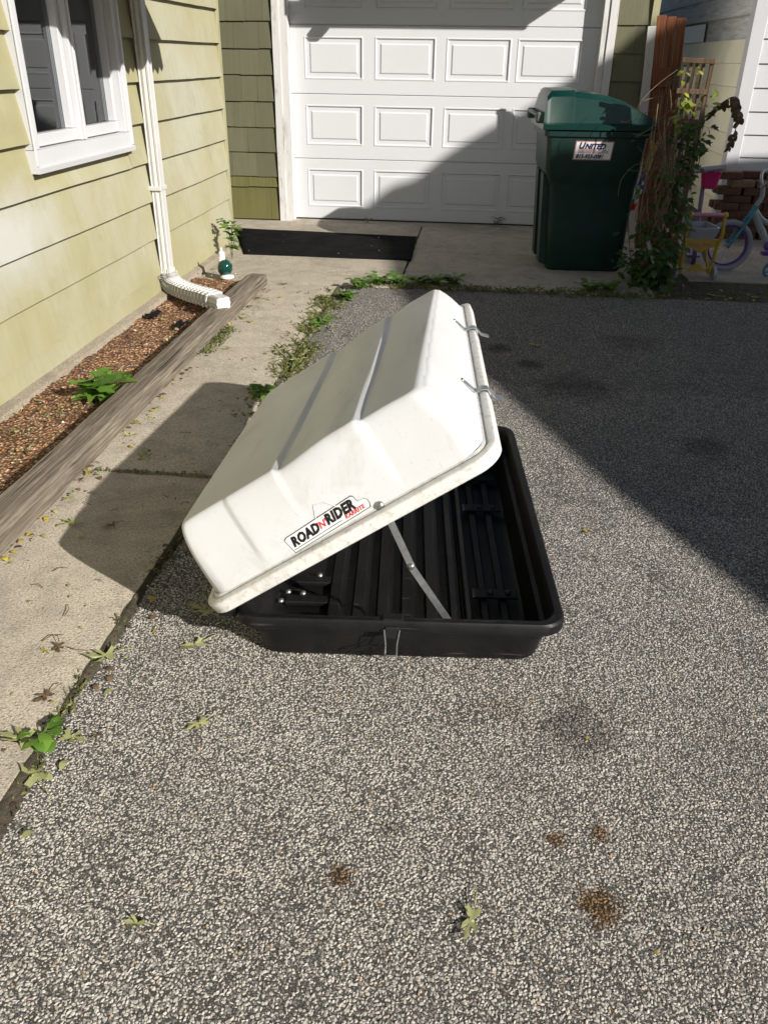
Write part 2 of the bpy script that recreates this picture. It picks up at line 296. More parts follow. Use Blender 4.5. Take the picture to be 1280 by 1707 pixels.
# ------------------------------------------------------------------ mesh helpers
class MB:
    def __init__(s): s.v, s.f, s.mi = [], [], []
    def add(s, vs, fs, mi=0):
        b = len(s.v); s.v += [tuple(p) for p in vs]
        for f in fs: s.f.append(tuple(b+i for i in f)); s.mi.append(mi)
    def box(s, lo, hi, mi=0, ch=0.0):
        x0, y0, z0 = lo; x1, y1, z1 = hi
        if ch <= 0:
            vs = [(x0,y0,z0),(x1,y0,z0),(x1,y1,z0),(x0,y1,z0),(x0,y0,z1),(x1,y0,z1),(x1,y1,z1),(x0,y1,z1)]
            s.add(vs, [(0,3,2,1),(4,5,6,7),(0,1,5,4),(1,2,6,5),(2,3,7,6),(3,0,4,7)], mi)
        else:
            c = min(ch, (x1-x0)*.45, (y1-y0)*.45, (z1-z0)*.45)
            bm = bmesh.new(); bmesh.ops.create_cube(bm, size=1)
            for vv in bm.verts: vv.co = Vector(((x0+x1)/2+vv.co.x*(x1-x0), (y0+y1)/2+vv.co.y*(y1-y0), (z0+z1)/2+vv.co.z*(z1-z0)))
            bmesh.ops.bevel(bm, geom=list(bm.edges), offset=c, segments=1, affect='EDGES'); bm.verts.index_update()
            s.add([vv.co.copy() for vv in bm.verts], [[vv.index for vv in f.verts] for f in bm.faces], mi); bm.free()
        return s
    def obox(s, c, ax, ay, az, mi=0):     # centre and three half axes
        c, ax, ay, az = map(Vector, (c, ax, ay, az))
        vs = [c+i*ax+j*ay+k*az for k in (-1, 1) for (i, j) in ((-1,-1),(1,-1),(1,1),(-1,1))]
        s.add(vs, [(0,3,2,1),(4,5,6,7),(0,1,5,4),(1,2,6,5),(2,3,7,6),(3,0,4,7)], mi); return s
    def tube(s, pts, rad, n=8, mi=0, cap=True, sq=None):
        pts = [Vector(p) for p in pts]; m = len(pts); rr = rad if isinstance(rad, (list, tuple)) else [rad]*m
        prev = None; b = len(s.v); ring = []
        for i, p in enumerate(pts):
            t = (pts[min(i+1, m-1)]-pts[max(i-1, 0)]).normalized()
            if prev is None: a = t.orthogonal().normalized() if sq is None else (Vector(sq)-t*t.dot(Vector(sq))).normalized()
            else: a = (prev-t*t.dot(prev)).normalized()
            prev = a; c = t.cross(a)
            ring.append([p+(math.cos(2*math.pi*k/n)*a+math.sin(2*math.pi*k/n)*c)*rr[i] for k in range(n)])
        vs = [q for r_ in ring for q in r_]; fs = []
        for i in range(m-1):
            for k in range(n): fs.append((i*n+k, i*n+(k+1)%n, (i+1)*n+(k+1)%n, (i+1)*n+k))
        if cap: fs.append(tuple(range(n-1, -1, -1))); fs.append(tuple((m-1)*n+k for k in range(n)))
        s.add(vs, fs, mi); return s
    def lathe(s, prof, c, axis=(0, 0, 1), n=16, mi=0):
        c = Vector(c); ax = Vector(axis).normalized(); a = ax.orthogonal().normalized(); b2 = ax.cross(a)
        vs = [c+ax*h+(math.cos(2*math.pi*k/n)*a+math.sin(2*math.pi*k/n)*b2)*r for (r, h) in prof for k in range(n)]
        fs = [(i*n+k, i*n+(k+1)%n, (i+1)*n+(k+1)%n, (i+1)*n+k) for i in range(len(prof)-1) for k in range(n)]
        fs.append(tuple(range(n-1, -1, -1))); fs.append(tuple((len(prof)-1)*n+k for k in range(n)))
        s.add(vs, fs, mi); return s
    def prism(s, poly, d, mi=0):          # 3D polygon extruded along d
        poly = [Vector(p) for p in poly]; d = Vector(d); n = len(poly)
        s.add(poly+[p+d for p in poly], [tuple(range(n-1, -1, -1)), tuple(range(n, 2*n))]+[(i, (i+1) % n, n+(i+1) % n, n+i) for i in range(n)], mi); return s
    def rings(s, rr, close_first=False, close_last=False, mi=0):
        n = len(rr[0]); vs = [p for r_ in rr for p in r_]
        fs = [(i*n+k, i*n+(k+1)%n, (i+1)*n+(k+1)%n, (i+1)*n+k) for i in range(len(rr)-1) for k in range(n)]
        if close_first: fs.append(tuple(range(n-1, -1, -1)))
        if close_last: fs.append(tuple((len(rr)-1)*n+k for k in range(n)))
        s.add(vs, fs, mi); return s
    def mesh(s, name, mats, smooth=None):
        me = bpy.data.meshes.new(name); me.from_pydata(s.v, [], s.f)
        for m in (mats if isinstance(mats, (list, tuple)) else [mats]): me.materials.append(m)
        me.polygons.foreach_set('material_index', s.mi)
        bm = bmesh.new(); bm.from_mesh(me); bmesh.ops.recalc_face_normals(bm, faces=bm.faces); bm.to_mesh(me); bm.free()
        if smooth is not None:
            me.polygons.foreach_set('use_smooth', [True]*len(me.polygons))
            if smooth < 180: me.set_sharp_from_angle(angle=R(smooth))
        me.update(); return me
    def build(s, name, mats, parent=None, smooth=None, loc=None, rot=None):
        return link(name, s.mesh(name, mats, smooth), parent, loc, rot)
def link(name, me, parent=None, loc=None, rot=None):
    o = bpy.data.objects.new(name, me); COL.objects.link(o)
    if parent is not None: o.parent = parent
    if loc is not None: o.location = loc
    if rot is not None: o.rotation_euler = rot
    return o
def empty(name, loc=(0, 0, 0), rot=(0, 0, 0)):
    o = bpy.data.objects.new(name, None); COL.objects.link(o); o.location = loc; o.rotation_euler = rot; o.empty_display_size = .1; return o
def tag(o, label=None, cat=None, group=None, kind=None):
    if label: o['label'] = label
    if cat: o['category'] = cat
    if group: o['group'] = group
    if kind: o['kind'] = kind
    return o
def rrect(x0, x1, y0, y1, r, z, n=6):
    pts = []
    for (cx, cy_, a0) in ((x1-r, y0+r, -90), (x1-r, y1-r, 0), (x0+r, y1-r, 90), (x0+r, y0+r, 180)):
        for k in range(n+1):
            a = R(a0+90*k/n); pts.append(Vector((cx+r*math.cos(a), cy_+r*math.sin(a), z)))
    return pts
def text_mesh(txt, size, mat, bold=.0, shear=0.0, sx=1.0, spacing=1.0):
    cu = bpy.data.curves.new('lettering', 'FONT'); cu.body = txt; cu.size = size; cu.offset = bold; cu.shear = shear; cu.extrude = 0.0003
    cu.space_character = spacing; cu.resolution_u = 2; cu.align_x = 'LEFT'
    ob = bpy.data.objects.new('lettering_source', cu); COL.objects.link(ob)
    dg = bpy.context.evaluated_depsgraph_get(); me = bpy.data.meshes.new_from_object(ob.evaluated_get(dg))
    bpy.data.objects.remove(ob); bpy.data.curves.remove(cu)
    me.transform(Matrix.Diagonal((sx, 1, 1, 1))); me.materials.clear(); me.materials.append(mat); return me

# ------------------------------------------------------------------ setting: ground, driveway, walk, apron, bed
m = MB(); m.add([(-70,-70,-.007),(70,-70,-.007),(70,90,-.007),(-70,90,-.007)], [(0,1,2,3)])
tag(m.build('ground', M['soil']), kind='structure')
def wav(t, a, f, s=0): return a*noise.noise(Vector((t*f, s, .3)))
edge = [(-.885+wav(y, .03, 2.2, 1)+wav(y, .012, 11, 4), y) for y in [(-3+i*.06) for i in range(int(8.3/.06))]]
top = [(x, 5.64+wav(x, .05, 2.0, 7)+wav(x, .015, 9, 3)) for x in [(-.82+i*.07) for i in range(42)]]
poly = edge+[(-.86, 5.35)]+top+[(9, 5.7), (9, -9), (-.9, -9)]
m = MB(); m.add([(x, y, 0.0) for x, y in poly], [tuple(range(len(poly)))])
tag(m.build('driveway', M['asphalt']), kind='structure')

# exposed stones bedded in the asphalt: real relief, one mass
def mat_stone():
    m = NT('aggregate_stone'); oi = m.n('ShaderNodeObjectInfo'); v = m.pos('obj'); wv = m.pos('world')
    col = m.ramp(oi.outputs['Random'], [(0, (.11, .104, .096)), (.08, (.30, .28, .25)), (.25, (.46, .428, .38)), (.55, (.53, .495, .44)), (.80, (.58, .543, .482)), (.95, (.66, .625, .565)), (.985, (.44, .30, .17))])
    col = m.mix(m.ramp(m.noise(v, 260, 3), [(.38, .45), (.62, 0)]), col, (.26, .24, .215))
    col = m.mix(m.ramp(m.noise(wv, 2.2, 5, .65), [(.52, 0), (.74, .42)]), col, (.15, .14, .13))
    for (x, y, r, k, c) in STAINS:
        d = m.n('ShaderNodeVectorMath', operation='SUBTRACT'); m.l(wv, d.inputs[0]); d.inputs[1].default_value = (x, y, 0)
        ln = m.n('ShaderNodeVectorMath', operation='LENGTH'); m.l(d.outputs[0], ln.inputs[0])
        dd = m.math('ADD', ln.outputs['Value'], m.math('MULTIPLY', m.math('SUBTRACT', m.noise(wv, 1.6/r, 6, .75), .5), r*2.2))
        mr = m.n('ShaderNodeMapRange', interpolation_type='SMOOTHSTEP'); m.l(dd, mr.inputs[0]); mr.inputs[1].default_value = r*.3; mr.inputs[2].default_value = r*1.05; mr.inputs[3].default_value = k; mr.inputs[4].default_value = 0
        col = m.mix(mr.outputs[0], col, m.mix(1.0, col, c, 'MULTIPLY'))
    m.col(col); m.rough(.8); m.b.inputs['Specular IOR Level'].default_value = .25; return m.m
M['stone'] = mat_stone()
def stone_points():
    rs = random.Random(4); out = []
    y = .45
    while y < 5.62:
        dx = .0063 if y < 2.6 else (.0078 if y < 3.8 else .0100)
        x = -.90+rs.random()*dx; xm = .62+.29*y
        while x < xm:
            px, py = x+rs.uniform(-.42, .42)*dx, y+rs.uniform(-.42, .42)*dx
            lim = -.885+wav(py, .03, 2.2, 1)+wav(py, .012, 11, 4)+.006
            thin = noise.noise(Vector((px*7, py*7, 3)))+.6*noise.noise(Vector((px*1.6, py*1.6, 8)))
            if px > lim and rs.random() > .07+.55*max(0, thin-.12): out.append((px, py, rs.uniform(-.0019, -.0006)-.0003*min(1, max(0, (py-1)/1.6))))
            x += dx
        y += dx*.92
    return out
me = bpy.data.meshes.new('aggregate'); me.from_pydata(stone_points(), [], []); agg = link('aggregate', me)
tag(agg, 'pale exposed stones bedded in the asphalt of the driveway', 'aggregate', kind='stuff')
ng = bpy.data.node_groups.new('scatter_stones', 'GeometryNodeTree')
ng.interface.new_socket('Geometry', in_out='INPUT', socket_type='NodeSocketGeometry'); ng.interface.new_socket('Geometry', in_out='OUTPUT', socket_type='NodeSocketGeometry')
gn = ng.nodes.new; gi, go = gn('NodeGroupInput'), gn('NodeGroupOutput'); gl = ng.links.new
iop = gn('GeometryNodeInstanceOnPoints'); iop.inputs['Pick Instance'].default_value = True
join = gn('GeometryNodeJoinGeometry')
for k in range(7):
    ico = gn('GeometryNodeMeshIcoSphere'); ico.inputs['Radius'].default_value = 1; ico.inputs['Subdivisions'].default_value = 2
    ps_ = gn('GeometryNodeInputPosition'); tn = gn('ShaderNodeTexNoise'); tn.noise_dimensions = '4D'; tn.inputs['W'].default_value = k*3.7; tn.inputs['Scale'].default_value = .75; tn.inputs['Detail'].default_value = 1.5
    gl(ps_.outputs[0], tn.inputs['Vector'])
    sub = gn('ShaderNodeVectorMath'); sub.operation = 'SUBTRACT'; gl(tn.outputs['Color'], sub.inputs[0]); sub.inputs[1].default_value = (.5, .5, .5)
    scl = gn('ShaderNodeVectorMath'); scl.operation = 'SCALE'; gl(sub.outputs[0], scl.inputs[0]); scl.inputs['Scale'].default_value = 1.7
    sp_n = gn('GeometryNodeSetPosition'); gl(ico.outputs['Mesh'], sp_n.inputs['Geometry']); gl(scl.outputs[0], sp_n.inputs['Offset'])
    sm_n = gn('GeometryNodeSetMaterial'); sm_n.inputs['Material'].default_value = M['stone']; gl(sp_n.outputs[0], sm_n.inputs[0])
    g2 = gn('GeometryNodeGeometryToInstance'); gl(sm_n.outputs[0], g2.inputs[0]); gl(g2.outputs[0], join.inputs[0])
gl(join.outputs[0], iop.inputs['Instance']); gl(gi.outputs[0], iop.inputs['Points'])
rr1 = gn('FunctionNodeRandomValue'); rr1.data_type = 'FLOAT_VECTOR'; rr1.inputs[0].default_value = (-.35, -.35, 0); rr1.inputs[1].default_value = (.35, .35, 6.283); gl(rr1.outputs[0], iop.inputs['Rotation'])
rr2 = gn('FunctionNodeRandomValue'); rr2.data_type = 'FLOAT_VECTOR'; rr2.inputs[0].default_value = (.0020, .0019, .0018); rr2.inputs[1].default_value = (.0049, .0042, .0029); rr2.inputs['Seed'].default_value = 5; gl(rr2.outputs[0], iop.inputs['Scale'])
rr3 = gn('FunctionNodeRandomValue'); rr3.data_type = 'INT'; rr3.inputs[4].default_value = 0; rr3.inputs[5].default_value = 6; rr3.inputs['Seed'].default_value = 9; gl(rr3.outputs[2], iop.inputs['Instance Index'])
gl(iop.outputs[0], go.inputs[0])
agg.modifiers.new('scatter', 'NODES').node_group = ng
# soil packed in the seam between walk and driveway
mm_ = MB(); ns = 330; sr = []
for i in range(ns+1):
    y = -2+7.6*i/ns; o = wav(y, .03, 2.2, 1); h_ = .008+.007*noise.noise(Vector((y*12, 0, 4))); wd_ = .020+.012*noise.noise(Vector((y*5, 2, 4)))
    sr.append([(-.912, y, .004), (-.900+o*.5, y, .006+h_*.8), (-.890+o, y, h_*.8), (-.884+o+wd_*.5, y, -.004)])
mm_.add([p for r_ in sr for p in r_], [(i*4+k, i*4+k+1, (i+1)*4+k+1, (i+1)*4+k) for i in range(ns) for k in range(3)])
tag(mm_.build('soil_seam', M['soil'], None, 180), kind='structure')

walk = empty('walkway'); tag(walk, kind='structure')
def slab(parent, x0, x1, y0, y1, z, mat, seed):
    nx, ny = max(2, int((x1-x0)/.08)), max(2, int((y1-y0)/.08))
    mm = MB(); vs = []; 
    for j in range(ny+1):
        for i in range(nx+1):
            x = x0+(x1-x0)*i/nx; y = y0+(y1-y0)*j/ny
            ed = min(i, nx-i, j, ny-j)
            dz = noise.noise(Vector((x*1.5, y*1.5, seed)))*.004
            if ed == 0:
                x += wav(y, .008, 9, seed)*(1 if i in (0, nx) else 0); y += wav(x, .007, 9, seed+3)*(1 if j in (0, ny) else 0); dz -= .006
            vs.append((x, y, z+dz))
    fs = [(j*(nx+1)+i, j*(nx+1)+i+1, (j+1)*(nx+1)+i+1, (j+1)*(nx+1)+i) for j in range(ny) for i in range(nx)]
    mm.add(vs, fs)
    rim = [i for i in range(nx+1)]+[j*(nx+1)+nx for j in range(1, ny+1)]+[ny*(nx+1)+i for i in range(nx-1, -1, -1)]+[j*(nx+1) for j in range(ny-1, 0, -1)]
    b = len(mm.v); mm.v += [(mm.v[i][0], mm.v[i][1], -.03) for i in rim]
    for k in range(len(rim)):
        mm.f.append((rim[k], rim[(k+1) % len(rim)], b+(k+1) % len(rim), b+k)); mm.mi.append(0)
    return mm.build('slab', mat, parent, smooth=40)
ys = [-2.6, -.1, 1.285, 2.645, 4.19, 5.60]
for k in range(5): slab(walk, -1.40, -.905, ys[k]+.009, ys[k+1]-.009, .014+.003*(k % 2), M['walk'], k)
apr = empty('garage_apron'); tag(apr, kind='structure')
slab(apr, -1.94, -.50, 5.62, 6.80, .015, M['apron'], 11); slab(apr, -.485, 1.22, 5.66, 6.80, .013, M['apron'], 12)
slab(apr, -2.6, -.50, 6.815, 8.03, .016, M['apron'], 13); slab(apr, -.485, 1.5, 6.815, 8.03, .014, M['apron'], 14)
slab(apr, 1.55, 3.6, 6.2, 8.6, .008, M['apron'], 15)

m = MB(); nx, ny = 16, 260
vs = [(-1.95+.47*i/nx, -2.5+8.1*j/ny, .03+.018*noise.noise(Vector((i*.25, j*.12, 2)))+.012*noise.noise(Vector((i*.9, j*.6, 5)))-.02*(i/nx)) for j in range(ny+1) for i in range(nx+1)]
m.add(vs, [(j*(nx+1)+i, j*(nx+1)+i+1, (j+1)*(nx+1)+i+1, (j+1)*(nx+1)+i) for j in range(ny) for i in range(nx)])
tag(m.build('garden_bed', M['gravel'], smooth=180), kind='structure')
# ------------------------------------------------------------------ house on the left
WX = -1.97
house = empty('house', (WX, 6.78, 0)); tag(house, 'olive yellow lap sided house wall along the walk', 'house')
HB = lambda p: Vector(p)-Vector((WX, 6.78, 0))
def hbuild(mb, name, mat, parent=house, smooth=None):
    mb.v = [tuple(HB(v)) for v in mb.v]; return mb.build(name, mat, parent, smooth)
def lap(y0, y1, zb, zt, seed, x=WX, out=.034, inn=.003):
    mm = MB(); n = max(2, int((y1-y0)/.10)); rr = []
    for i in range(n+1):
        y = y0+(y1-y0)*i/n; wv = .0035*noise.noise(Vector((y*1.6, seed*3.1, 0)))+.0015*noise.noise(Vector((y*9, seed, 5)))
        bo = out+.004*noise.noise(Vector((y*1.1, seed*1.7, 9)))
        rr.append([(x-.02, y, zb+.004), (x+bo-.009, y, zb+.004+wv), (x+bo, y, zb+wv), (x+inn, y, zt), (x-.02, y, zt)])
    mm.rings(rr, True, True); return mm
rows = [0.0, .170, .385, .598, .813, 1.026, 1.238, 1.451, 1.664, 1.877, 2.09, 2.30, 2.51]
WY0, WY1, WZ0, WZ1 = 3.70, 4.815, .905, 2.05
for k in range(len(rows)-1):
    zb, zt = rows[k], rows[k+1]+.006
    segs = [(-3.0, 6.735)]
    if zb < WZ1 and zt > WZ0+.02:
        segs = [(-3.0, WY0), (WY1, 6.735)]
        if zb < WZ0: hbuild(lap(WY0+.001, WY1-.001, zb, WZ0-.012, k), 'siding_board', M['siding'])
    for (a, b) in segs: hbuild(lap(a, b, zb, zt, k+.37*(a > 0)), 'siding_board', M['siding'])
mm = MB(); mm.box((WX-.10, 6.735, 0), (WX+.026, 6.80, 2.55), ch=.004); hbuild(mm, 'corner_board', M['corner'])
mm = MB(); mm.box((WX-4, 6.80, 0), (WX-.02, 6.82, 2.55)); hbuild(mm, 'end_wall', M['siding'])
mm = MB(); mm.box((WX-.30, -3, -.03), (WX-.021, WY0-.06, 2.55)); mm.box((WX-.30, WY1+.06, -.03), (WX-.021, 6.73, 2.55)); mm.box((WX-.30, WY0-.06, -.03), (WX-.021, WY1+.06, WZ0)); hbuild(mm, 'wall_core', M['siding'])
mm = MB(); n = 90; rr = []
for i in range(n+1):
    y = -3+9.7*i/n; o = wav(y, .02, 2.5, 3)+wav(y, .008, 13, 8)
    rr.append([(WX-.02, y, -.02), (WX+.085+o, y, -.02), (WX+.07+o, y, .052+o*.4), (WX+.004, y, .066), (WX-.02, y, .066)])
mm.rings(rr, True, True); hbuild(mm, 'foundation_ledge', mat_concrete('ledge_concrete', (.46, .40, .31), (.37, .32, .245)), smooth=30)
mm = MB(); mm.prism([(WX-4.5, -4, 4.2), (WX+.32, -4, 2.60), (WX+.32, -4, 2.74), (WX-4.5, -4, 4.34)], (0, 11.0, 0)); hbuild(mm, 'roof', M['roof'])
# window
win = link('window', None, house); win.empty_display_size = .1
def wb(name, lo, hi, mat='vinyl', ch=.003):
    mm = MB(); mm.box(lo, hi, ch=ch); return hbuild(mm, name, M[mat], win)
x0, x1 = WX-.05, WX+.045
wb('casing', (x0, WY0, WZ0+.095), (x1, WY0+.060, WZ1)); wb('casing', (x0, WY1-.060, WZ0+.095), (x1, WY1, WZ1)); wb('casing', (x0, WY0+.060, WZ1-.075), (x1-.002, WY1-.060, WZ1))
wb('casing_lip', (x1+.0005, WY0-.004, WZ0+.03), (x1+.010, WY0+.014, WZ1), 'vinyl', .002)
mm = MB(); mm.prism([(x0, WY0-.005, WZ0), (x1+.014, WY0-.005, WZ0), (x1+.018, WY0-.005, WZ0+.022), (x1+.003, WY0-.005, WZ0+.028), (x1+.003, WY0-.005, WZ0+.094), (x0, WY0-.005, WZ0+.094)], (0, WY1-WY0+.014, 0)); hbuild(mm, 'sill', M['vinyl'], win)
wb('casing', (x1-.012, WY1-.012, WZ0+.03), (x1+.012, WY1+.008, WZ1), 'vinyl', .002)
YM = (WY0+WY1)/2
wb('mullion', (x0, YM-.026, WZ0+.097), (x1-.014, YM-.0025, WZ1-.08)); wb('mullion', (x0, YM+.0025, WZ0+.097), (x1-.010, YM+.026, WZ1-.08))
for (a, b) in ((WY0+.063, YM-.029), (YM+.029, WY1-.063)):
    xs = WX-.004
    wb('sash_rail', (x0, a, WZ0+.099), (xs+.014, b, WZ0+.150)); wb('sash_rail', (x0, a, WZ1-.14), (xs+.01, b, WZ1-.078))
    wb('sash_stile', (x0, a, WZ0+.151), (xs+.01, a+.034, WZ1-.141)); wb('sash_stile', (x0, b-.034, WZ0+.151), (xs+.01, b, WZ1-.141))
    mm = MB(); mm.box((WX-.034, a+.035, WZ0+.152), (WX-.030, b-.035, WZ1-.142)); hbuild(mm, 'pane', M['glass'], win)
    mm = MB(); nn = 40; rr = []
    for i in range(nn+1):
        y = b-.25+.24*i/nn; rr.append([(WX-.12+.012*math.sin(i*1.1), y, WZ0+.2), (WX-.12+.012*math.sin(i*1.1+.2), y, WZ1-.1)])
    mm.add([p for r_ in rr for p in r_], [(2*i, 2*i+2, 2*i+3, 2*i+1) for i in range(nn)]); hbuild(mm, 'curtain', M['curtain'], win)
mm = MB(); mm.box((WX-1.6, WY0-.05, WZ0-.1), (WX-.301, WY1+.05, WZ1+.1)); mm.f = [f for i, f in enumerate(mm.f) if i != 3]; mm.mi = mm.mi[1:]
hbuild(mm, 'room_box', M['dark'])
# awning above the window, out of the picture but shading the wall
aw = empty('window_awning', (WX, 4.3, 2.1)); tag(aw, 'scalloped fabric awning above the house window', 'awning')
AX, AZ = .87, 1.81
mm = MB(); sl = 15; AY0, AY1 = 3.72, 4.87
prof = [(0, 2.25), (AX, AZ+.16)]
mm.prism([(WX+.01, AY0, 2.25), (WX+AX, AY0, AZ+.15), (WX+AX, AY0, AZ+.135), (WX+.01, AY0, 2.235)], (0, AY1-AY0, 0))
mm.v = [tuple(Vector(v)-Vector((WX, 4.3, 2.1))) for v in mm.v]; mm.build('canopy', M['cream'], aw)
for k in range(sl):
    a = AY0+(AY1-AY0)*k/sl; b = AY0+(AY1-AY0)*(k+1)/sl
    mm = MB(); z = AZ-.02*random.random()
    mm.prism([(WX+AX, a, AZ+.14), (WX+AX, b, AZ+.14), (WX+AX, b, z+.03), (WX+AX, (a+b)/2, z), (WX+AX, a, z+.03)], (.004, 0, 0))
    mm.v = [tuple(Vector(v)-Vector((WX, 4.3, 2.1))) for v in mm.v]; mm.build('valance_scallop', M['cream'], aw)
for yy in (AY0, AY1-.004):
    mm = MB(); mm.prism([(WX+.01, yy, 2.235), (WX+AX-.001, yy, AZ+.135), (WX+AX-.001, yy, AZ+.02), (WX+.35, yy, AZ+.10), (WX+.01, yy, AZ+.25)], (0, .004, 0))
    mm.v = [tuple(Vector(v)-Vector((WX, 4.3, 2.1))) for v in mm.v]; mm.build('side_flap', M['cream'], aw)
# downspout
ds = empty('downspout', (WX+.06, 5.10, 0)); tag(ds, 'white downspout with corrugated elbow beside the window', 'downspout')
mm = MB(); sec = []
w2, d2 = .042, .030
outl = []
for i in range(28):
    a = 2*math.pi*i/28; ca, sa = math.cos(a), math.sin(a)
    px = w2*math.copysign(abs(ca)**.35, ca); pd = d2*math.copysign(abs(sa)**.35, sa)
    k = 1+.07*math.cos(i*math.pi*.999); outl.append((pd*k, px*k))
mm.rings([[(a_, b_, z) for (a_, b_) in outl] for z in (.155, .9, 1.6, 2.56)], True, True)
mm.build('pipe', M['downspout'], ds, smooth=35)
mm = MB(); rr = []
path = [Vector((0, 0, .20)), Vector((0, 0, .165)), Vector((.012, -.006, .125)), Vector((.045, -.03, .100)), Vector((.11, -.085, .092)), Vector((.24, -.22, .100)), Vector((.37, -.36, .118)), Vector((.50, -.50, .124))]
def smoothpath(p, n):
    out = []
    for i in range(n+1):
        t = i/n*(len(p)-1); k = min(int(t), len(p)-2); u = t-k
        p0, p1, p2, p3 = p[max(k-1, 0)], p[k], p[k+1], p[min(k+2, len(p)-1)]
        out.append(.5*((2*p1)+(p2-p0)*u+(2*p0-5*p1+4*p2-p3)*u*u+(3*p1-p0-3*p2+p3)*u**3))
    return out
NE = 232; pp = smoothpath(path, NE)
for i, p in enumerate(pp):
    t = (pp[min(i+1, NE)]-pp[max(i-1, 0)]).normalized(); side = Vector((.64, .77, 0)) if i > 50 else Vector((.2, .98, 0)); side = (side-t*t.dot(side)).normalized(); nrm = t.cross(side)
    k = 1.0 if (i < 24 or i > NE-18) else 1.10+.22*(1 if i % 8 < 4 else -.35)
    rr.append([p+side*b_*k+nrm*a_*k*1.1 for (a_, b_) in outl])
mm.rings(rr, True, True); mm.build('corrugated_elbow', M['downspout'], ds, smooth=28)
mm = MB(); mm.box((-.062, -.056, .66), (.036, .056, .685), ch=.003); mm.build('strap', M['downspout'], ds)

# ------------------------------------------------------------------ garage
GY = 8.03; DY = 8.12
gar = empty('garage', (-.4, DY, 0)); tag(gar, 'garage with white panelled door and olive shingle walls', 'garage')
GO = Vector((-.4, DY, 0))
def gbuild(mb, name, mat, parent=gar, smooth=None):
    mb.v = [tuple(Vector(v)-GO) for v in mb.v]; return mb.build(name, mat, parent, smooth)
# door: four sections, each with four embossed panels
PX = [(-1.585, -1.063), (-.965, -.432), (-.346, .21), (.258, .81)]
DX0, DX1 = -1.74, .96
for sct in range(4):
    z0 = .02+.5334*sct; z1 = z0+.5334-.004; pz0, pz1 = z0+.113, z0+.447
    mm = MB(); xs = [DX0]+[c for p in PX for c in p]+[DX1]; zs = [z0+.004, pz0, pz1, z1-.004]
    y = DY
    for i in range(len(xs)-1):
        for j in range(3):
            if i % 2 == 1 and j == 1: continue
            mm.add([(xs[i], y, zs[j]), (xs[i+1], y, zs[j]), (xs[i+1], y, zs[j+1]), (xs[i], y, zs[j+1])], [(0,1,2,3)])
    mm.add([(DX0, y, zs[0]), (DX1, y, zs[0]), (DX1, y+.012, z0), (DX0, y+.012, z0)], [(0,1,2,3)])
    mm.add([(DX0, y, zs[3]), (DX1, y, zs[3]), (DX1, y+.012, z1+.003), (DX0, y+.012, z1+.003)], [(0,1,2,3)])
    mm.box((DX0, y+.013, z0), (DX1, y+.04, z1+.004))
    so = gbuild(mm, 'door_section', M['door'])
    for (a, b) in PX:
        pm = MB(); prof = [(0, 0), (.006, -.0035), (.012, -.0035), (.020, .009), (.050, .009), (.058, .002), (.062, .001)]
        rr = [[(a+i_, y+d, pz0+i_), (b-i_, y+d, pz0+i_), (b-i_, y+d, pz1-i_), (a+i_, y+d, pz1-i_)] for (i_, d) in prof]
        pm.rings(rr, False, True); pm.v = [tuple(Vector(v)-GO) for v in pm.v]; pm.build('panel', M['door'], so)
mm = MB(); mm.box((DX0+.04, DY-.007, .0195), (DX1-.03, DY-.001, .031)); gbuild(mm, 'bottom_seal', M['black'])
def sh_row(xa, xb, zb, zt, seed, mat, wmin, wmax, lowmat=False):
    x = xa; rnd = random.Random(seed)
    while x < xb-.01:
        x2 = min(xb, x+rnd.uniform(wmin, wmax)); x2 = xb if xb-x2 < .06 else x2
        mm = MB(); dz = rnd.uniform(-.003, .003); o = rnd.uniform(.014, .019); n = 4; rr = []
        for i in range(n+1):
            xx = x+.0007+(x2-x-.0014)*i/n; wv = .003*noise.noise(Vector((xx*14, seed, 1)))
            rr.append([(xx, GY+.02, zb), (xx, GY-o+.008, zb+dz+wv), (xx, GY-o, zb+.001+dz+wv), (xx, GY-.003, zt), (xx, GY+.02, zt)])
        mm.rings(rr, True, True); gbuild(mm, 'shingle', mat); x = x2
grow = [.305, .398, .606, .813, 1.021, 1.229, 1.433, 1.636, 1.84, 2.04]
for k in range(len(grow)-1): sh_row(-2.6, -1.845-.004*(k % 2), grow[k], grow[k+1]+.004, 20+k, M['shingle_low'] if k == 0 else M['shingle'], .13, .25)
sh_row(-2.6, -1.85, .018, .30, 40, M['shingle_low'], .5, .9)
for k in range(len(grow)-1): sh_row(1.055, 1.315, grow[k], grow[k+1]+.004, 60+k, M['shingle'], .15, .3)
sh_row(1.055, 1.315, .018, .30, 71, M['shingle'], .3, .4)
mm = MB(); mm.box((-2.7, GY+.021, 0), (-1.76, GY+.3, 2.4)); mm.box((1.04, GY+.021, 0), (1.37, GY+.3, 2.4)); mm.box((-1.759, GY+.021, 2.16), (1.039, GY+.3, 2.4)); gbuild(mm, 'wall_core', M['dark'])
mm = MB(); mm.box((1.30, GY+.31, 0), (1.372, 14, 2.3)); gbuild(mm, 'side_wall', M['white'])  # unseen wall coloured white to bounce light onto the cream siding
def trim(lo, hi, seed, name='door_trim', mat='oldwhite'):
    mm = MB(); n = 24; rr = []
    for i in range(n+1):
        z = lo[2]+(hi[2]-lo[2])*i/n; o = .004*noise.noise(Vector((z*2.2, seed, 0)))+.002*noise.noise(Vector((z*13, seed, 3)))
        rr.append([(lo[0]+o, lo[1], z), (hi[0]+o, lo[1]+.002, z), (hi[0]+o, hi[1], z), (lo[0]+o, hi[1], z)])
    mm.rings(rr, True, True); gbuild(mm, name, M[mat])
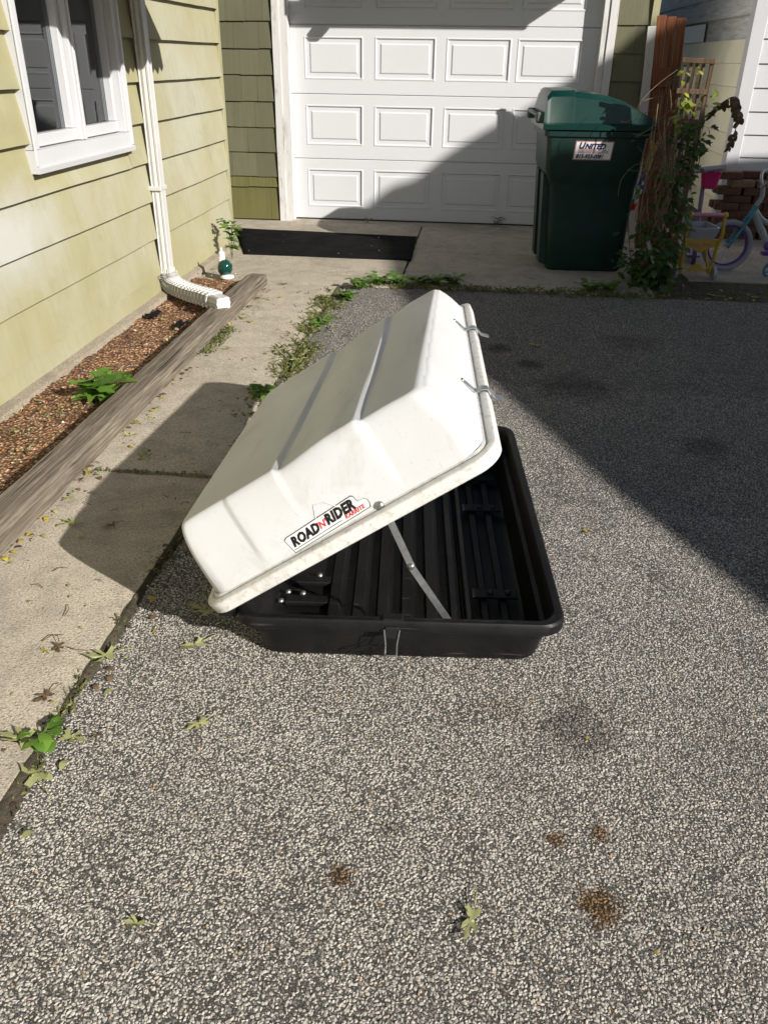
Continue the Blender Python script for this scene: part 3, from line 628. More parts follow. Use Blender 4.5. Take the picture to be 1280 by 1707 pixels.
trim((-1.835, GY-.028, .01), (-1.775, GY+.02, 2.2), 1); trim((-1.774, GY-.016, .012), (-1.705, DY-.004, 2.2), 2)
trim((.935, GY-.02, .012), (.985, DY-.004, 2.2), 3); trim((.986, GY-.03, .01), (1.05, GY+.02, 2.2), 4)
trim((1.318, GY-.03, .0), (1.375, GY+.30, 2.25), 5, 'corner_board', 'corner')
mm = MB(); mm.box((-1.704, GY-.05, -.02), (.934, DY+.03, .019), ch=.006); gbuild(mm, 'door_sill', M['apron'])
mm = MB(); mm.box((-.82, 7.36, 2.26), (1.34, GY-.04, 2.29)); mm.box((-.82, 7.335, 2.24), (1.34, 7.359, 2.42)); gbuild(mm, 'soffit', M['white'])
mm = MB(); mm.prism([(-2.75, 7.60, 2.425), (-2.75, 11, 4.3), (-2.75, 11, 4.4), (-2.75, 7.60, 2.50)], (4.15, 0, 0)); gbuild(mm, 'roof', M['roof'])
fl = empty('flood_light', (-.68, 7.62, 2.259)); tag(fl, 'flood light hanging under the garage eave', 'lamp')
mm = MB(); mm.box((-.10, -.04, -.14), (.08, .04, .0), ch=.01); mm.build('junction_box', M['white'], fl)
mm = MB(); mm.lathe([(.02, -.09), (.045, -.06), (.055, .0), (.052, .05), (.02, .07)], (-.03, -.05, -.22), (-.5, -.45, -.75), 14); mm.build('lamp_head', M['white'], fl, 40)
mt = MB(); nx, ny = 26, 18; c00, c10, c11, c01 = (-1.78, 6.44), (-.47, 6.44), (-.50, 7.40), (-2.15, 7.52)
vs = []
for j in range(ny+1):
    for i in range(nx+1):
        a, b = i/nx, j/ny; x = (1-b)*((1-a)*c00[0]+a*c10[0])+b*((1-a)*c01[0]+a*c11[0]); y = (1-b)*((1-a)*c00[1]+a*c10[1])+b*((1-a)*c01[1]+a*c11[1])
        vs.append((x+1.2, y-7+wav(x, .03, 1.3, 2)*b, .021+.003*noise.noise(Vector((x*3, y*3, 0)))))
mt.add(vs, [(j*(nx+1)+i, j*(nx+1)+i+1, (j+1)*(nx+1)+i+1, (j+1)*(nx+1)+i) for j in range(ny) for i in range(nx)])
mo = mt.build('rubber_mat', M['matrub'], None, 180, (-1.2, 7, 0)); sm_ = mo.modifiers.new('s', 'SOLIDIFY'); sm_.thickness = .005
tag(mo, 'black rubber mat lying before the garage door', 'mat')

# ------------------------------------------------------------------ timber edging
mm = MB(); n = 300; rr = []
for i in range(n+1):
    y = 1.0+4.56*i/n; e = .006*noise.noise(Vector((y*1.5, 1, 0)))+.004*noise.noise(Vector((y*7, 1, 4)))
    z = .098+.004*noise.noise(Vector((y*2, 5, 0)))-(.02*max(0, (y-5.40)/.16))
    cx = -1.445
    sp1 = .006 if noise.noise(Vector((y*1.3, 9, 1))) > .05 else .0; sp2 = .008 if noise.noise(Vector((y*1.1, 4, 7))) > .0 else 0; q1 = .006*noise.noise(Vector((y*3, 3, 3)))
    rr.append([(cx-.052+e, y, -.02), (cx+.056+e, y, -.02), (cx+.058+e, y, z-.012), (cx+.052+e, y, z-.002), (cx+.022+q1+e, y, z), (cx+.020+q1+e, y, z-sp1*1.6), (cx+.018+q1+e, y, z), (cx-.014+q1+e, y, z+.001), (cx-.0165+q1+e, y, z-sp2*1.6), (cx-.019+q1+e, y, z+.001), (cx-.046+e, y, z), (cx-.052+e, y, z-.008)])
mm.rings(rr, True, True)
tag(mm.build('landscape_timber', M['timber'], None, 40), 'weathered grey landscape timber edging the gravel bed', 'timber')

# ------------------------------------------------------------------ rooftop cargo box: black tray, tilted white lid
LX, LY, ZR = .82, 1.258, .165
box = empty('cargo_box', (-.53, 1.597, 0), (0, 0, R(4.55))); tag(box, 'rooftop cargo box with white lid propped open over black tray', 'cargo box')
mm = MB()
def ring(l, r_, f, b, rad, z): return rrect(l, LX-r_, f, LY-b, rad, z, 7)
outer = [ring(.062, .062, .082, .062, .05, .006), ring(.054, .054, .074, .054, .055, .0), ring(.050, .050, .070, .050, .055, .004), ring(.046, .046, .064, .046, .055, .012), ring(.034, .034, .046, .034, .055, .088), ring(.027, .027, .038, .027, .055, .093), ring(.022, .022, .030, .022, .055, .128),
         ring(.002, .002, .004, .002, .06, .130), ring(0, 0, 0, 0, .06, .134), ring(0, 0, 0, 0, .06, .158), ring(.004, .004, .004, .004, .06, .164), ring(.010, .010, .010, .010, .058, .165), ring(.022, .022, .022, .022, .05, .163), ring(.026, .026, .026, .026, .05, .158),
         ring(.034, .034, .036, .034, .05, .10), ring(.044, .046, .048, .044, .05, .096), ring(.060, .064, .072, .060, .045, .022), ring(.07, .074, .082, .07, .04, .016)]
mm.rings(outer, True, True)
tray = mm.build('tray', M['tray'], box, 38)
def tpart(mb, name, mat, smooth=None, par=tray): return mb.build(name, mat, par, smooth)
for k, u in enumerate([.225, .293, .361, .429, .497, .565]):      # ribs pressed into the tray floor
    mm = MB(); mm.rings([[(u-.019, y, .016), (u-.013, y, .034), (u+.013, y, .034), (u+.019, y, .016)] for y in (.095, 1.17)], True, True); tpart(mm, 'rib', M['tray'])
mm = MB(); mm.box((.590, .09, .0165), (.604, 1.17, .050), ch=.003); tpart(mm, 'partition', M['tray'])
for u in (.645, .70):
    mm = MB(); mm.box((u-.011, .10, .0165), (u+.011, 1.15, .036), ch=.003); tpart(mm, 'rail', M['tray'])
for v in (.29, .80, 1.03):
    mm = MB(); mm.box((.612, v, .0375), (.742, v+.042, .046), ch=.002); br = tpart(mm, 'bracket', M['tray'])
for (u, v, z) in [(.665, .311, .046), (.715, .311, .046), (.672, .821, .046), (.718, .821, .046), (.09, .31, .03), (.133, .305, .03), (.075, .265, .03), (.172, .40, .03)]:
    mm = MB(); mm.lathe([(.009, 0), (.009, .003), (.006, .007), (.001, .008)], (u, v, z), (0, 0, 1), 10); tpart(mm, 'bolt', M['rivet'] if u < .3 else M['dullbolt'], 60)
for v in (.28, .38):
    mm = MB(); mm.box((.085, v-.018, .0165), (.21, v+.018, .031), ch=.003); tpart(mm, 'bracket', M['tray'])
mm = MB(); mm.box((.367, .0005, .1655), (.418, .030, .170), ch=.002); tpart(mm, 'rim_tab', M['tray'])
# wire bail latch on the tray front
lat = MB(); lat.box((.374, -.006, .118), (.406, .004, .150), ch=.002); la = tpart(lat, 'latch', M['black'])
mm = MB(); mm.tube([(.372, -.008, .146), (.376, -.009, .10), (.374, .016, .035), (.373, .018, .028)], .0018, 6); mm.tube([(.410, -.008, .146), (.404, -.009, .10), (.404, .016, .035), (.405, .018, .028)], .0018, 6)
mm.tube([(.374, .006, .050), (.379, .004, .056), (.400, .004, .056), (.404, .006, .050)], .0016, 6); tpart(mm, 'latch_wire', M['zinc'])
mm = MB(); mm.tube([(.370, .012, .10), (.36, .010, .085), (.34, .017, .075), (.31, .021, .066), (.285, .025, .05), (.275, .027, .042), (.285, .027, .040), (.305, .022, .06), (.32, .020, .062)], .0016, 5); tpart(mm, 'cord', M['black'])
# lid
TH = R(33.9)
lid = None
NU, NV = 150, 190
def smin(a, b, k):
    h = max(k-abs(a-b), 0)/k; return min(a, b)-h*h*k*.25
def nonuni(n, L, e=.14):
    out = []
    for i in range(n+1):
        t = i/n; s_ = t-.62*math.sin(4*math.pi*t)/(4*math.pi) if False else t
        s_ = t+e*math.sin(2*math.pi*t)*-1*.9
        out.append(L*s_)
    return out
IN = .024
us = [IN+x for x in nonuni(NU, LX-2*IN)]; vsn = [IN+x for x in nonuni(NV, LY-2*IN)]
def sstep(x, a, b):
    t = min(1, max(0, (x-a)/(b-a))); return t*t*(3-2*t)
def top_h(u, v):
    t = v/LY
    h = .228-.070*t-.010*t*t
    s1 = .345+.010*math.sin(t*3.1); s2 = .572+.012*math.sin(t*3.1)
    h -= .010*(1-min(1, u/.12))**2
    if u > s1: h += .012*sstep(u, s1, s1+.16)
    h -= .0095*sstep(u, s1, s1+.009)
    if u > s2: h += .010*t*sstep(u, s2, s2+.10)
    h -= .0105*sstep(u, s2, s2+.009)
    h -= .006*sstep(u, .62, .78)
    return h-.032
def lid_w(u, v):
    st = (.005*sstep(u, .200, .206)-.0045*sstep(u, .588, .594))*sstep(v, IN+.001, IN+.010)
    dl = (u-IN)/.026; dr = (LX-IN-u)/(.046-.024*v/LY); df = (v-IN+st)/.034; db = (LY-IN-v)/.070
    t = smin(smin(dl, dr, 1.0), smin(df, db, 1.0), .80)
    t = max(0, t)
    p = smin(t*1.0, 1.03, .62)
    H = top_h(min(max(u, .03), LX-.03), v)
    w_ = .032+H*max(0, p)
    # shallow recess on the latch-side face
    if 0 < p < .97 and dr < 1.2 and .10 < v < LY-.12: w_ += .0035*sstep(p, .25, .32)*sstep(v, .10, .11)*sstep(LY-.12-v, 0, .01)
    return w_
mm = MB()
vs_ = []
# rounded plan corners: pull the grid border onto a rounded rectangle
rc = .055
def plan(u, v):
    cx = min(max(u, IN+rc), LX-IN-rc); cyy = min(max(v, IN+rc), LY-IN-rc)
    dx, dy = u-cx, v-cyy
    if dx and dy:
        mx = max(abs(dx), abs(dy)); ln = math.hypot(dx, dy); k = mx/ln; f = (mx/rc)**2; k = 1+(k-1)*f
        return cx+dx*k, cyy+dy*k
    return u, v
for v in vsn:
    for u in us:
        a, b = plan(u, v); vs_.append((a, b, lid_w(u, v)))
n1 = len(us)
mm.add(vs_, [(j*n1+i, j*n1+i+1, (j+1)*n1+i+1, (j+1)*n1+i) for j in range(len(vsn)-1) for i in range(n1-1)])
lid = mm.build('lid', M['lid'], box, 180, (-.054, 0, .153), (0, -TH, R(-.6)))
md = lid.modifiers.new('shell', 'SOLIDIFY'); md.thickness = .0035; md.offset = -1
mm = MB(); mm.rings([rrect(o, LX-o, o, LY-o, max(.02, .062-o), z, 8) for (o, z) in ((.032, -.002), (.003, -.002), (0, .001), (-.003, .027), (-.001, .031), (.005, .034), (.015, .035), (.0175, .030), (.020, .030), (.0225, .036), (.028, .040), (.032, .034), (.032, -.002))])
mm.build('lid_rim', M['rim'], lid, 30)
mm = MB(); mm.prism([(-.047, .045, .160), (-.047, .045, .134), (-.002, .045, .134), (-.002, .045, .192)], (0, LY-.09, 0)); mm.build('light_blocker', M['tray'], box)  # added filler blocking the sun leak between lid edge and tray
def lpart(mb, name, mat, smooth=None): return mb.build(name, mat, lid, smooth)
# strap hooks on the latch side
for v in (.36, .90):
    mm = MB(); pth = [(LX-.036, .088), (LX-.031, .072), (LX-.024, .048), (LX-.020, .044), (LX-.004, .043), (LX+.007, .036), (LX+.012, .006), (LX+.028, -.012)]
    for (p, q_) in zip(pth[:-1], pth[1:]):
        d = Vector((q_[0]-p[0], 0, q_[1]-p[1])); nn = Vector((-d.z, 0, d.x)).normalized()*-.0012
        mm.obox(((p[0]+q_[0])/2, v, (p[1]+q_[1])/2), d*.51, (0, .014, 0), nn)
    lpart(mm, 'strap_hook', M['zinc'])
    mm = MB(); mm.lathe([(.006, 0), (.005, .003), (.001, .004)], (LX-.0350, v, .087), (.93, 0, .3), 10); lpart(mm, 'rivet', M['rivet'], 60)
# lettering plate on the front face; face plane leans back with height
def face_pt(u, w_, off=0.0):
    lo, hi = IN, IN+.06
    for _ in range(30):
        md_ = (lo+hi)/2
        if lid_w(u, md_) < w_: lo = md_
        else: hi = md_
    return Vector((u, lo-off, w_))
def on_face(me, u0, w0, ang, off):
    ca, sa = math.cos(ang), math.sin(ang)
    for vt in me.vertices:
        x, y, z = vt.co; x *= .89; y *= .92; u = u0+x*ca-y*sa; w_ = w0+x*sa+y*ca
        p = face_pt(u, w_); vt.co = (p.x, p.y-off-z, w_)
    me.update(); return me
A0 = R(3.0)
plate = MB(); S_ = 1.0
ol_ = [(-.006, -.004), (.212, -.006), (.238, -.006), (.243, .004), (.243, .014), (.236, .020), (.219, .022), (.217, .038), (.212, .042), (-.002, .040), (-.010, .036)]
plate.add([(x, y, 0) for x, y in ol_], [tuple(range(len(ol_)))])
pm = plate.mesh('sticker', M['sticker']); bm = bmesh.new(); bm.from_mesh(pm); bmesh.ops.triangulate(bm, faces=bm.faces); bmesh.ops.subdivide_edges(bm, edges=bm.edges, cuts=3); bm.to_mesh(pm); bm.free()
U0, W0 = .288, .044
ed_ = MB(); cxo, cyo = .116, .018; ed_.add([(cxo+(x-cxo)*1.016, cyo+(y-cyo)*1.11, 0) for x, y in ol_], [tuple(range(len(ol_)))]); em_ = ed_.mesh('sticker_edge', M['binbar']); bm = bmesh.new(); bm.from_mesh(em_); bmesh.ops.triangulate(bm, faces=bm.faces); bmesh.ops.subdivide_edges(bm, edges=bm.edges, cuts=3); bm.to_mesh(em_); bm.free(); link('sticker_edge', on_face(em_, U0, W0, A0, .0006), lid)
link('sticker', on_face(pm, U0, W0, A0, .0012), lid)
def let(txt, x, y, size, mat, bold, shear, sx, sp=1.0):
    me = text_mesh(txt, size, M[mat], bold, shear, sx, sp); me.transform(Matrix.Translation((x, y, 0))); link('lettering', on_face(me, U0, W0, A0, .0019), lid)
let('ROAD', .001, .0095, .036, 'black', .0020, .30, .84, 1.08); let('RIDER', .116, .0115, .038, 'black', .0021, .30, .82, 1.08); let("'N'", .088, .012, .027, 'red', .0006, .3, .9)
let('KARRITE', .166, -.0015, .0155, 'red', .0004, .25, 1.02)
bar = MB(); bar.box((-.004, .0015, 0), (.155, .0030, .0003)); bmx = bar.mesh('stripe', M['black']); bm = bmesh.new(); bm.from_mesh(bmx); bmesh.ops.subdivide_edges(bm, edges=[e for e in bm.edges if e.calc_length() > .1], cuts=24); bm.to_mesh(bmx); bm.free()
link('stripe', on_face(bmx, U0, W0, A0, .0019), lid)
# moulded tab outline above the plate
for (p, q_) in (((.372, .084), (.388, .118)), ((.388, .118), (.416, .110)), ((.416, .110), (.436, .084))):
    mm = MB(); mm.tube([face_pt(p[0]+(q_[0]-p[0])*i/5, p[1]+(q_[1]-p[1])*i/5, .0002) for i in range(6)], .0014, 6); lpart(mm, 'moulded_ridge', M['lid'], 60)
fp = face_pt(.521, .040)
mm = MB(); mm.lathe([(.011, 0), (.011, .003), (.007, .007), (.002, .008)], fp, (0, -1, .15), 14); lpart(mm, 'pivot_bolt', M['rivet'], 60)
# folding strut inside the front wall
def bar_(a, b, wd, th, name, y):
    mm = MB(); a, b = Vector(a), Vector(b); d = (b-a); n_ = d.cross(Vector((0, 1, 0))).normalized()
    mm.obox((a+b)/2, d*.5, n_*wd, Vector((0, th, 0))); return mm.build(name, M['zinc'], box)
bar_((.372, .050, .44), (.436, .050, .292), .0085, .0012, 'strut_arm', 0); bar_((.430, .0475, .302), (.540, .0475, .125), .0085, .0012, 'strut_arm', 0)
mm = MB(); mm.lathe([(.009, 0), (.008, .003), (.003, .006)], (.434, .046, .297), (0, -1, 0), 12); mm.build('strut_rivet', M['rivet'], box, 60)

# ------------------------------------------------------------------ wheeled bin (front to the right, handle bar to the left)
bn = empty('wheeled_bin', (.785, 6.60, .012), (0, 0, R(3.5))); tag(bn, 'dark green wheeled refuse bin with white sticker beside the garage door', 'refuse bin')
mm = MB()
def bring(xa, xb, ya, yb, r_, z): return rrect(xa, xb, ya, yb, r_, z, 5)
mm.rings([bring(-.255, .27, -.27, .27, .04, 0), bring(-.268, .285, -.283, .283, .05, .02), bring(-.285, .292, -.292, .292, .05, .30), bring(-.300, .302, -.302, .302, .05, .58), bring(-.312, .308, -.309, .309, .045, .615), bring(-.345, .312, -.325, .325, .04, .70), bring(-.352, .325, -.330, .330, .04, .86),
          bring(-.357, .33, -.333, .333, .04, .905), bring(-.375, .345, -.348, .348, .04, .91), bring(-.376, .347, -.350, .350, .04, .945), bring(-.36, .33, -.335, .335, .04, .95)], True, True)
mm.build('body', M['binb'], bn, 35)
for (ya, yb) in ((-.24, -.09), (.06, .20)):                       # ribs on the handle side
    mm = MB(); mm.prism([(-.262, ya, .03), (-.318, ya, .05), (-.345, ya, .66), (-.308, ya, .66)], (0, yb-ya, 0)); mm.build('rib', M['binb'], bn)
mm = MB(); rows_ = []
for (x, z, hy) in [(-.395, .985, .335), (-.39, 1.06, .32), (-.372, 1.155, .30), (-.345, 1.19, .285), (-.20, 1.195, .285), (-.19, 1.195, .285), (-.185, 1.185, .285), (-.178, 1.187, .285), (.0, 1.165, .29), (.18, 1.115, .30), (.32, 1.045, .31), (.375, 1.00, .325)]:
    e = min(1, (z-.955)/.06)
    rows_.append([(x, -.365, .952), (x, -.368, .985), (x, -hy-.02*e, .992+.0*e), (x, -hy, min(z, .99+(z-.98)*.75) if z > .99 else .99), (x, -hy*.86, z-.006), (x, -hy*.4, z+.004), (x, hy*.4, z+.004), (x, hy*.86, z-.006), (x, hy, min(z, .99+(z-.98)*.75) if z > .99 else .99), (x, hy+.02*e, .992), (x, .368, .985), (x, .365, .952)])
nr = len(rows_[0]); mm.add([p for r_ in rows_ for p in r_], [(i*nr+k, i*nr+k+1, (i+1)*nr+k+1, (i+1)*nr+k) for i in range(len(rows_)-1) for k in range(nr-1)]+[tuple(range(nr)), tuple((len(rows_)-1)*nr+k for k in range(nr))])
mm.build('lid', M['bin'], bn, 32)
mm = MB(); mm.tube([(-.38, -.26, 1.01), (-.425, -.26, 1.035), (-.43, -.20, 1.04), (-.43, .20, 1.04), (-.425, .26, 1.035), (-.38, .26, 1.01)], .015, 8); mm.build('handle_bar', M['binbar'], bn, 60)
for yy in (-.30, .26):
    mm = MB(); mm.box((-.44, yy, .985), (-.36, yy+.04, 1.055), ch=.012); mm.build('hinge_lug', M['binbar'], bn)
def on_bin(me, x0, z0, off, name):
    for vt in me.vertices:
        x, y, z = vt.co; X = x0+x+y*.10; Z = z0+y
        yy = -.325-(Z-.70)*.032; vt.co = (X, yy-off-z, Z)
    me.update(); return link(name, me, bn)
SX, SZ = -.170, .762
pm = MB(); pm.add([(0, 0, 0), (.262, 0, 0), (.262, .122, 0), (0, .122, 0)], [(0,1,2,3)]); on_bin(pm.mesh('sticker', M['mauve']), SX, SZ, .002, 'sticker')
pm = MB(); pm.add([(.007, .007, 0), (.255, .007, 0), (.255, .115, 0), (.007, .115, 0)], [(0,1,2,3)]); on_bin(pm.mesh('sticker_field', M['sticker']), SX, SZ, .003, 'sticker_field')
for k in range(4):
    pm = MB(); yk = .046+k*.0075; pm.add([(.028, yk, 0), (.235 if k < 2 else .15, yk, 0), (.235 if k < 2 else .15, yk+.0042, 0), (.028, yk+.0042, 0)], [(0,1,2,3)]); on_bin(pm.mesh('stripe', M['mauve']), SX, SZ, .0036, 'stripe')
for (t, x, y, sz, mt_, bo, sx) in (('U', .024, .074, .054, 'navy', .0024, 1.02), ('NITED', .068, .074, .044, 'navy', .0022, 1.10), ('DISPOSAL', .158, .062, .0135, 'navy', .0002, 1.0), ('815-933-0081', .018, .012, .037, 'navy', .0016, .90)):
    me = text_mesh(t, sz, M[mt_], bo, .22, sx); me.transform(Matrix.Translation((x, y, 0))); on_bin(me, SX, SZ, .0038, 'lettering')

# ------------------------------------------------------------------ neighbouring white house behind, with its cream side wall
NX, NY = 2.375, 8.9
nb = empty('white_house', (NX, NY, 0)); tag(nb, 'white sided house with cream side wall behind the fence', 'house')
def nbuild(mb, name, mat, smooth=None):
    mb.v = [tuple(Vector(v)-Vector((NX, NY, 0))) for v in mb.v]; return mb.build(name, mat, nb, smooth)
for k in range(17):
    zb = -.01+.1975*k; zt = zb+.2
    mm = MB(); mm.prism([(NX+.10, NY-.012, zb), (NX+.10, NY-.022, zb+.006), (NX+.10, NY-.004, zt), (NX+.10, NY+.03, zt), (NX+.10, NY+.03, zb)], (7, 0, 0)); nbuild(mm, 'siding_board', M['vinyl'])
    mat = M['cream']
    if k == 8:
        mm = MB(); mm.prism([(NX+.012, NY+1.9, zb), (NX+.022, NY+1.9, zb+.006), (NX+.004, NY+1.9, zt-.02), (NX-.0, NY+1.9, zb)], (0, 6, 0)); mm.v = [(2*NX-x, y, z) for x, y, z in mm.v]; nbuild(mm, 'siding_board', M['vinyl']); continue
    if k > 8: mat = M['greyboard']
    mm = MB(); mm.prism([(NX-.012, NY+.10, zb), (NX-.022, NY+.10, zb+.006), (NX-.004, NY+.10, zt), (NX+.03, NY+.10, zt), (NX+.03, NY+.10, zb)], (0, 8, 0)); nbuild(mm, 'siding_board', mat)
mm = MB(); mm.box((NX-.026, NY-.03, -.03), (NX+.10, NY+.10, 3.3), ch=.006); nbuild(mm, 'corner_post', M['vinyl'])
mm = MB(); mm.box((NX+.031, NY+.101, -.03), (NX+7, NY+8, 3.3)); nbuild(mm, 'wall_core', M['greyboard'])
mm = MB(); mm.prism([(NX-.3, NY-.3, 3.32), (NX+3.6, NY-.3, 5.2), (NX+7.4, NY-.3, 3.32)], (0, 8.6, 0)); nbuild(mm, 'roof', M['roof'])
# unseen mass right of the driveway, its outline shaped to shade the drive
hx = Vector((math.cos(SUN_AZ), math.sin(SUN_AZ), 0)); kx = Vector((-hx.y, hx.x, 0)); T = math.tan(SUN_EL)
def ab(p): return (p[0]*kx.x+p[1]*kx.y, p[2]-(p[0]*hx.x+p[1]*hx.y)*T)
edge_pts = [(1.25, 1.25, 0), (.9, 2.03, 0), (.52, 2.83, 0), (.13, 3.82, 0), (-.29, 4.78, 0), (-.60, 5.95, 0)]
prof = [ab(p) for p in edge_pts]
a0, b0 = prof[0]; a1, b1 = prof[1]
prof = [(a0-6, b0-6*(b1-b0)/(a1-a0))]+prof
prof += [ab((.56, 6.25, .86)), ab((1.1, 6.2, .92)), ab((-1.1, 8.12, .10)), ab((-.81, 8.12, .33)), ab((-.57, 8.12, .42)), ab((-.11, 8.12, .74)), ab((.39, 8.12, 1.02)), ab((.80, 8.12, 1.28)), ab((1.04, 8.03, 1.43)), ab((1.30, 8.03, 1.66)), ab((1.55, 8.03, 1.4)), ab((2.3, 8.9, .55)), ab((3.0, 8.9, .60)), ab((5, 8.9, .65))]
pp_ = []
for (a, b), (c, d) in zip(prof[:-1], prof[1:]):
    n = max(1, int(abs(c-a)/.12))
    for i in range(n):
        t = i/n; pp_.append((a+(c-a)*t, b+(d-b)*t+(.03*noise.noise(Vector((a+(c-a)*t)*Vector((5, 0, 0)) if False else Vector(((a+(c-a)*t)*5, 0, 0)))) if a > 4.4 else 0)))
pp_.append(prof[-1]); pp_.sort(key=lambda t: t[0])
H0 = 5.5
gh = empty('shade_caster', tuple(kx*4+hx*H0)); tag(gh, 'unseen shade casting mass to the right of the driveway', 'house')
base = [kx*a+hx*H0+Vector((0, 0, max(.02, b+H0*T))) for a, b in pp_]
mm = MB(); mm.prism([kx*pp_[0][0]+hx*H0+Vector((0, 0, -.03))]+base+[kx*pp_[-1][0]+hx*H0+Vector((0, 0, -.03))], hx*4)
mm.v = [tuple(Vector(v)-kx*4-hx*H0) for v in mm.v]; mm.build('shade_slab', M['vinyl'], gh)

# ------------------------------------------------------------------ cedar fence panel end, trellis, vines
fe = empty('fence_board', (1.445, 7.25, 0), (0, R(-3.2), R(-12))); tag(fe, 'reddish cedar fence board standing behind the vines', 'fence')
for k in range(3):
    mm = MB(); z1 = 1.685-.012*k; n = 5; x_ = -.115+.070*k
    mm.box((x_, -.012, 0), (x_+.067, .012, z1), ch=.003); mm.build('plank', M['cedar'], fe)
for z in (1.21, .45):
    mm = MB(); mm.box((-.115, -.045, z), (.088, -.0125, z+.13), ch=.004); mm.build('rail', M['cedar'], fe)
mm = MB(); mm.box((.045, -.075, 1.19), (.085, -.046, 1.35), ch=.003); mm.build('block', M['oldwood'], fe)
tr = empty('trellis', (1.30, 6.0, 0), (0, R(1.5), R(-8))); tag(tr, 'weathered wooden trellis overgrown with vines beside the bin', 'trellis')
for k, x_ in enumerate((-.11, -.075, -.04, .0, .045)):
    mm = MB(); wd = .009 if k < 4 else .013
    mm.box((x_, -.012 - (.01 if k == 4 else 0), 0), (x_+wd*2, .012, 1.40-.01*(4-k)), ch=.002); mm.build('slat', M['oldwood'], tr)
for z in (.30, .72, 1.03, 1.20, 1.37):
    mm = MB(); mm.box((-.125, -.034, z), (.07, -.0235, z+.03), ch=.002); mm.build('crosspiece', M['oldwood'], tr)

pb = MB(); pb.box((-.05, -.012, 0), (.05, .012, 1.62), ch=.003); pbo = pb.build('peeling_board', M['oldwhite'], None, None, (1.36, 7.55, 0), (0, R(-3), R(-10))); tag(pbo, 'narrow white peeling board behind the cedar fence board', 'board')
def leaf_pts(kind):
    if kind == 'oval': return [(0, 0), (.22, .25), (.30, .5), (.20, .8), (0, 1), (-.20, .8), (-.30, .5), (-.22, .25)]
    if kind == 'lobed': return [(0, 0), (.30, -.05), (.52, .22), (.30, .36), (.46, .66), (.16, .66), (0, 1), (-.16, .66), (-.46, .66), (-.30, .36), (-.52, .22), (-.30, -.05)]
    if kind == 'maple': return [(0, 0), (.07, .10), (.30, -.02), (.33, .06), (.45, .10), (.30, .18), (.11, .25), (.26, .42), (.40, .50), (.37, .58), (.42, .72), (.25, .62), (.09, .44), (.11, .66), (.16, .74), (.08, .84), (.02, 1.05), (-.05, .88), (-.15, .76), (-.10, .66), (-.09, .45), (-.28, .60), (-.40, .70), (-.38, .56), (-.44, .47), (-.25, .40), (-.10, .25), (-.32, .20), (-.46, .08), (-.32, .03), (-.28, -.03), (-.07, .10)]
    if kind == 'star': return [(0, 0), (.10, .10), (.36, -.10), (.34, .06), (.52, .10), (.40, .22), (.26, .26), (.46, .50), (.62, .56), (.48, .66), (.44, .78), (.24, .58), (.13, .56), (.17, .82), (.09, .86), (0, 1.08), (-.09, .86), (-.17, .82), (-.13, .56), (-.24, .58), (-.44, .78), (-.48, .66), (-.62, .56), (-.46, .50), (-.26, .26), (-.40, .22), (-.52, .10), (-.34, .06), (-.36, -.10), (-.10, .10)]
def add_leaf(mb, p, d, up, size, kind='oval', fold=.25, droop=.25, mi=0, wob=0, seed=0):
    d = Vector(d).normalized(); up = Vector(up); sd = d.cross(up)
    if sd.length < 1e-4: sd = d.orthogonal()
    sd.normalize(); n_ = sd.cross(d); P = leaf_pts(kind); p = Vector(p)
    def q(x, y):
        return p+sd*x*size+d*y*size+n_*(abs(x)*fold-y*y*droop+(wob*noise.noise(Vector((x*3+seed, y*3, seed*1.7))) if wob else 0))*size
    vs = [q(x, y) for x, y in P]; h = len(P)//2
    if kind == 'oval':
        mb.add(vs, [(0, 1, 7), (1, 2, 6, 7), (2, 3, 5, 6), (3, 4, 5)], mi)
    else:
        c = q(0, .38); b = len(vs); mb.add(vs+[c], [(i, (i+1) % b, b) for i in range(b)], mi)
def clump(c, rad, n, size, kind, seed, flat=1.0):
    pass
vine = empty('climbing_vine', (1.31, 6.02, 0)); tag(vine, 'leafy vine tangle climbing the trellis and fence', 'vine')
rnd = random.Random(5)
mm = MB()
for k in range(46):
    x, y = rnd.uniform(-.15, .10), rnd.uniform(-.12, .40); z = 0; pts = [(x, y, 0)]
    for i in range(9):
        z += rnd.uniform(.06, .17); x += rnd.uniform(-.045, .045)-(.012 if k % 3 == 0 else 0); y += rnd.uniform(-.05, .04); x = min(max(x, -.20), .12)
        if k % 4 == 0 and i > 6: z -= rnd.uniform(.1, .25)
        pts.append((x, y, z))
    mm.tube(smoothpath([Vector(p) for p in pts], 26), .0022 if k % 3 else .0035, 4)
for k in range(20):
    x, y, z = rnd.uniform(-.16, .0), rnd.uniform(-.12, .25), rnd.uniform(.75, 1.38); pts = [Vector((x, y, z))]
    for i in range(4): pts.append(pts[-1]+Vector((rnd.uniform(-.10, .03), rnd.uniform(-.05, .05), rnd.uniform(-.13, .06))))
    mm.tube(smoothpath(pts, 14), .0018, 4)
mm.build('stems', M['stem'], vine)
mm = MB()
for k in range(820):
    t = rnd.random(); z = .05+1.0*t**1.5; wd = .24-.13*t
    p = (rnd.gauss(-.03+.06*(t > .5), wd*.55), rnd.gauss(.03, .14), z)
    if p[0] < -.17 or p[0] > .11: continue
    a = rnd.uniform(0, 6.28); add_leaf(mm, p, (math.cos(a), math.sin(a)-.5, rnd.uniform(-.7, .2)), (0, -.4, 1), rnd.uniform(.03, .075), 'lobed' if k % 3 == 0 else 'oval', .2, .3)
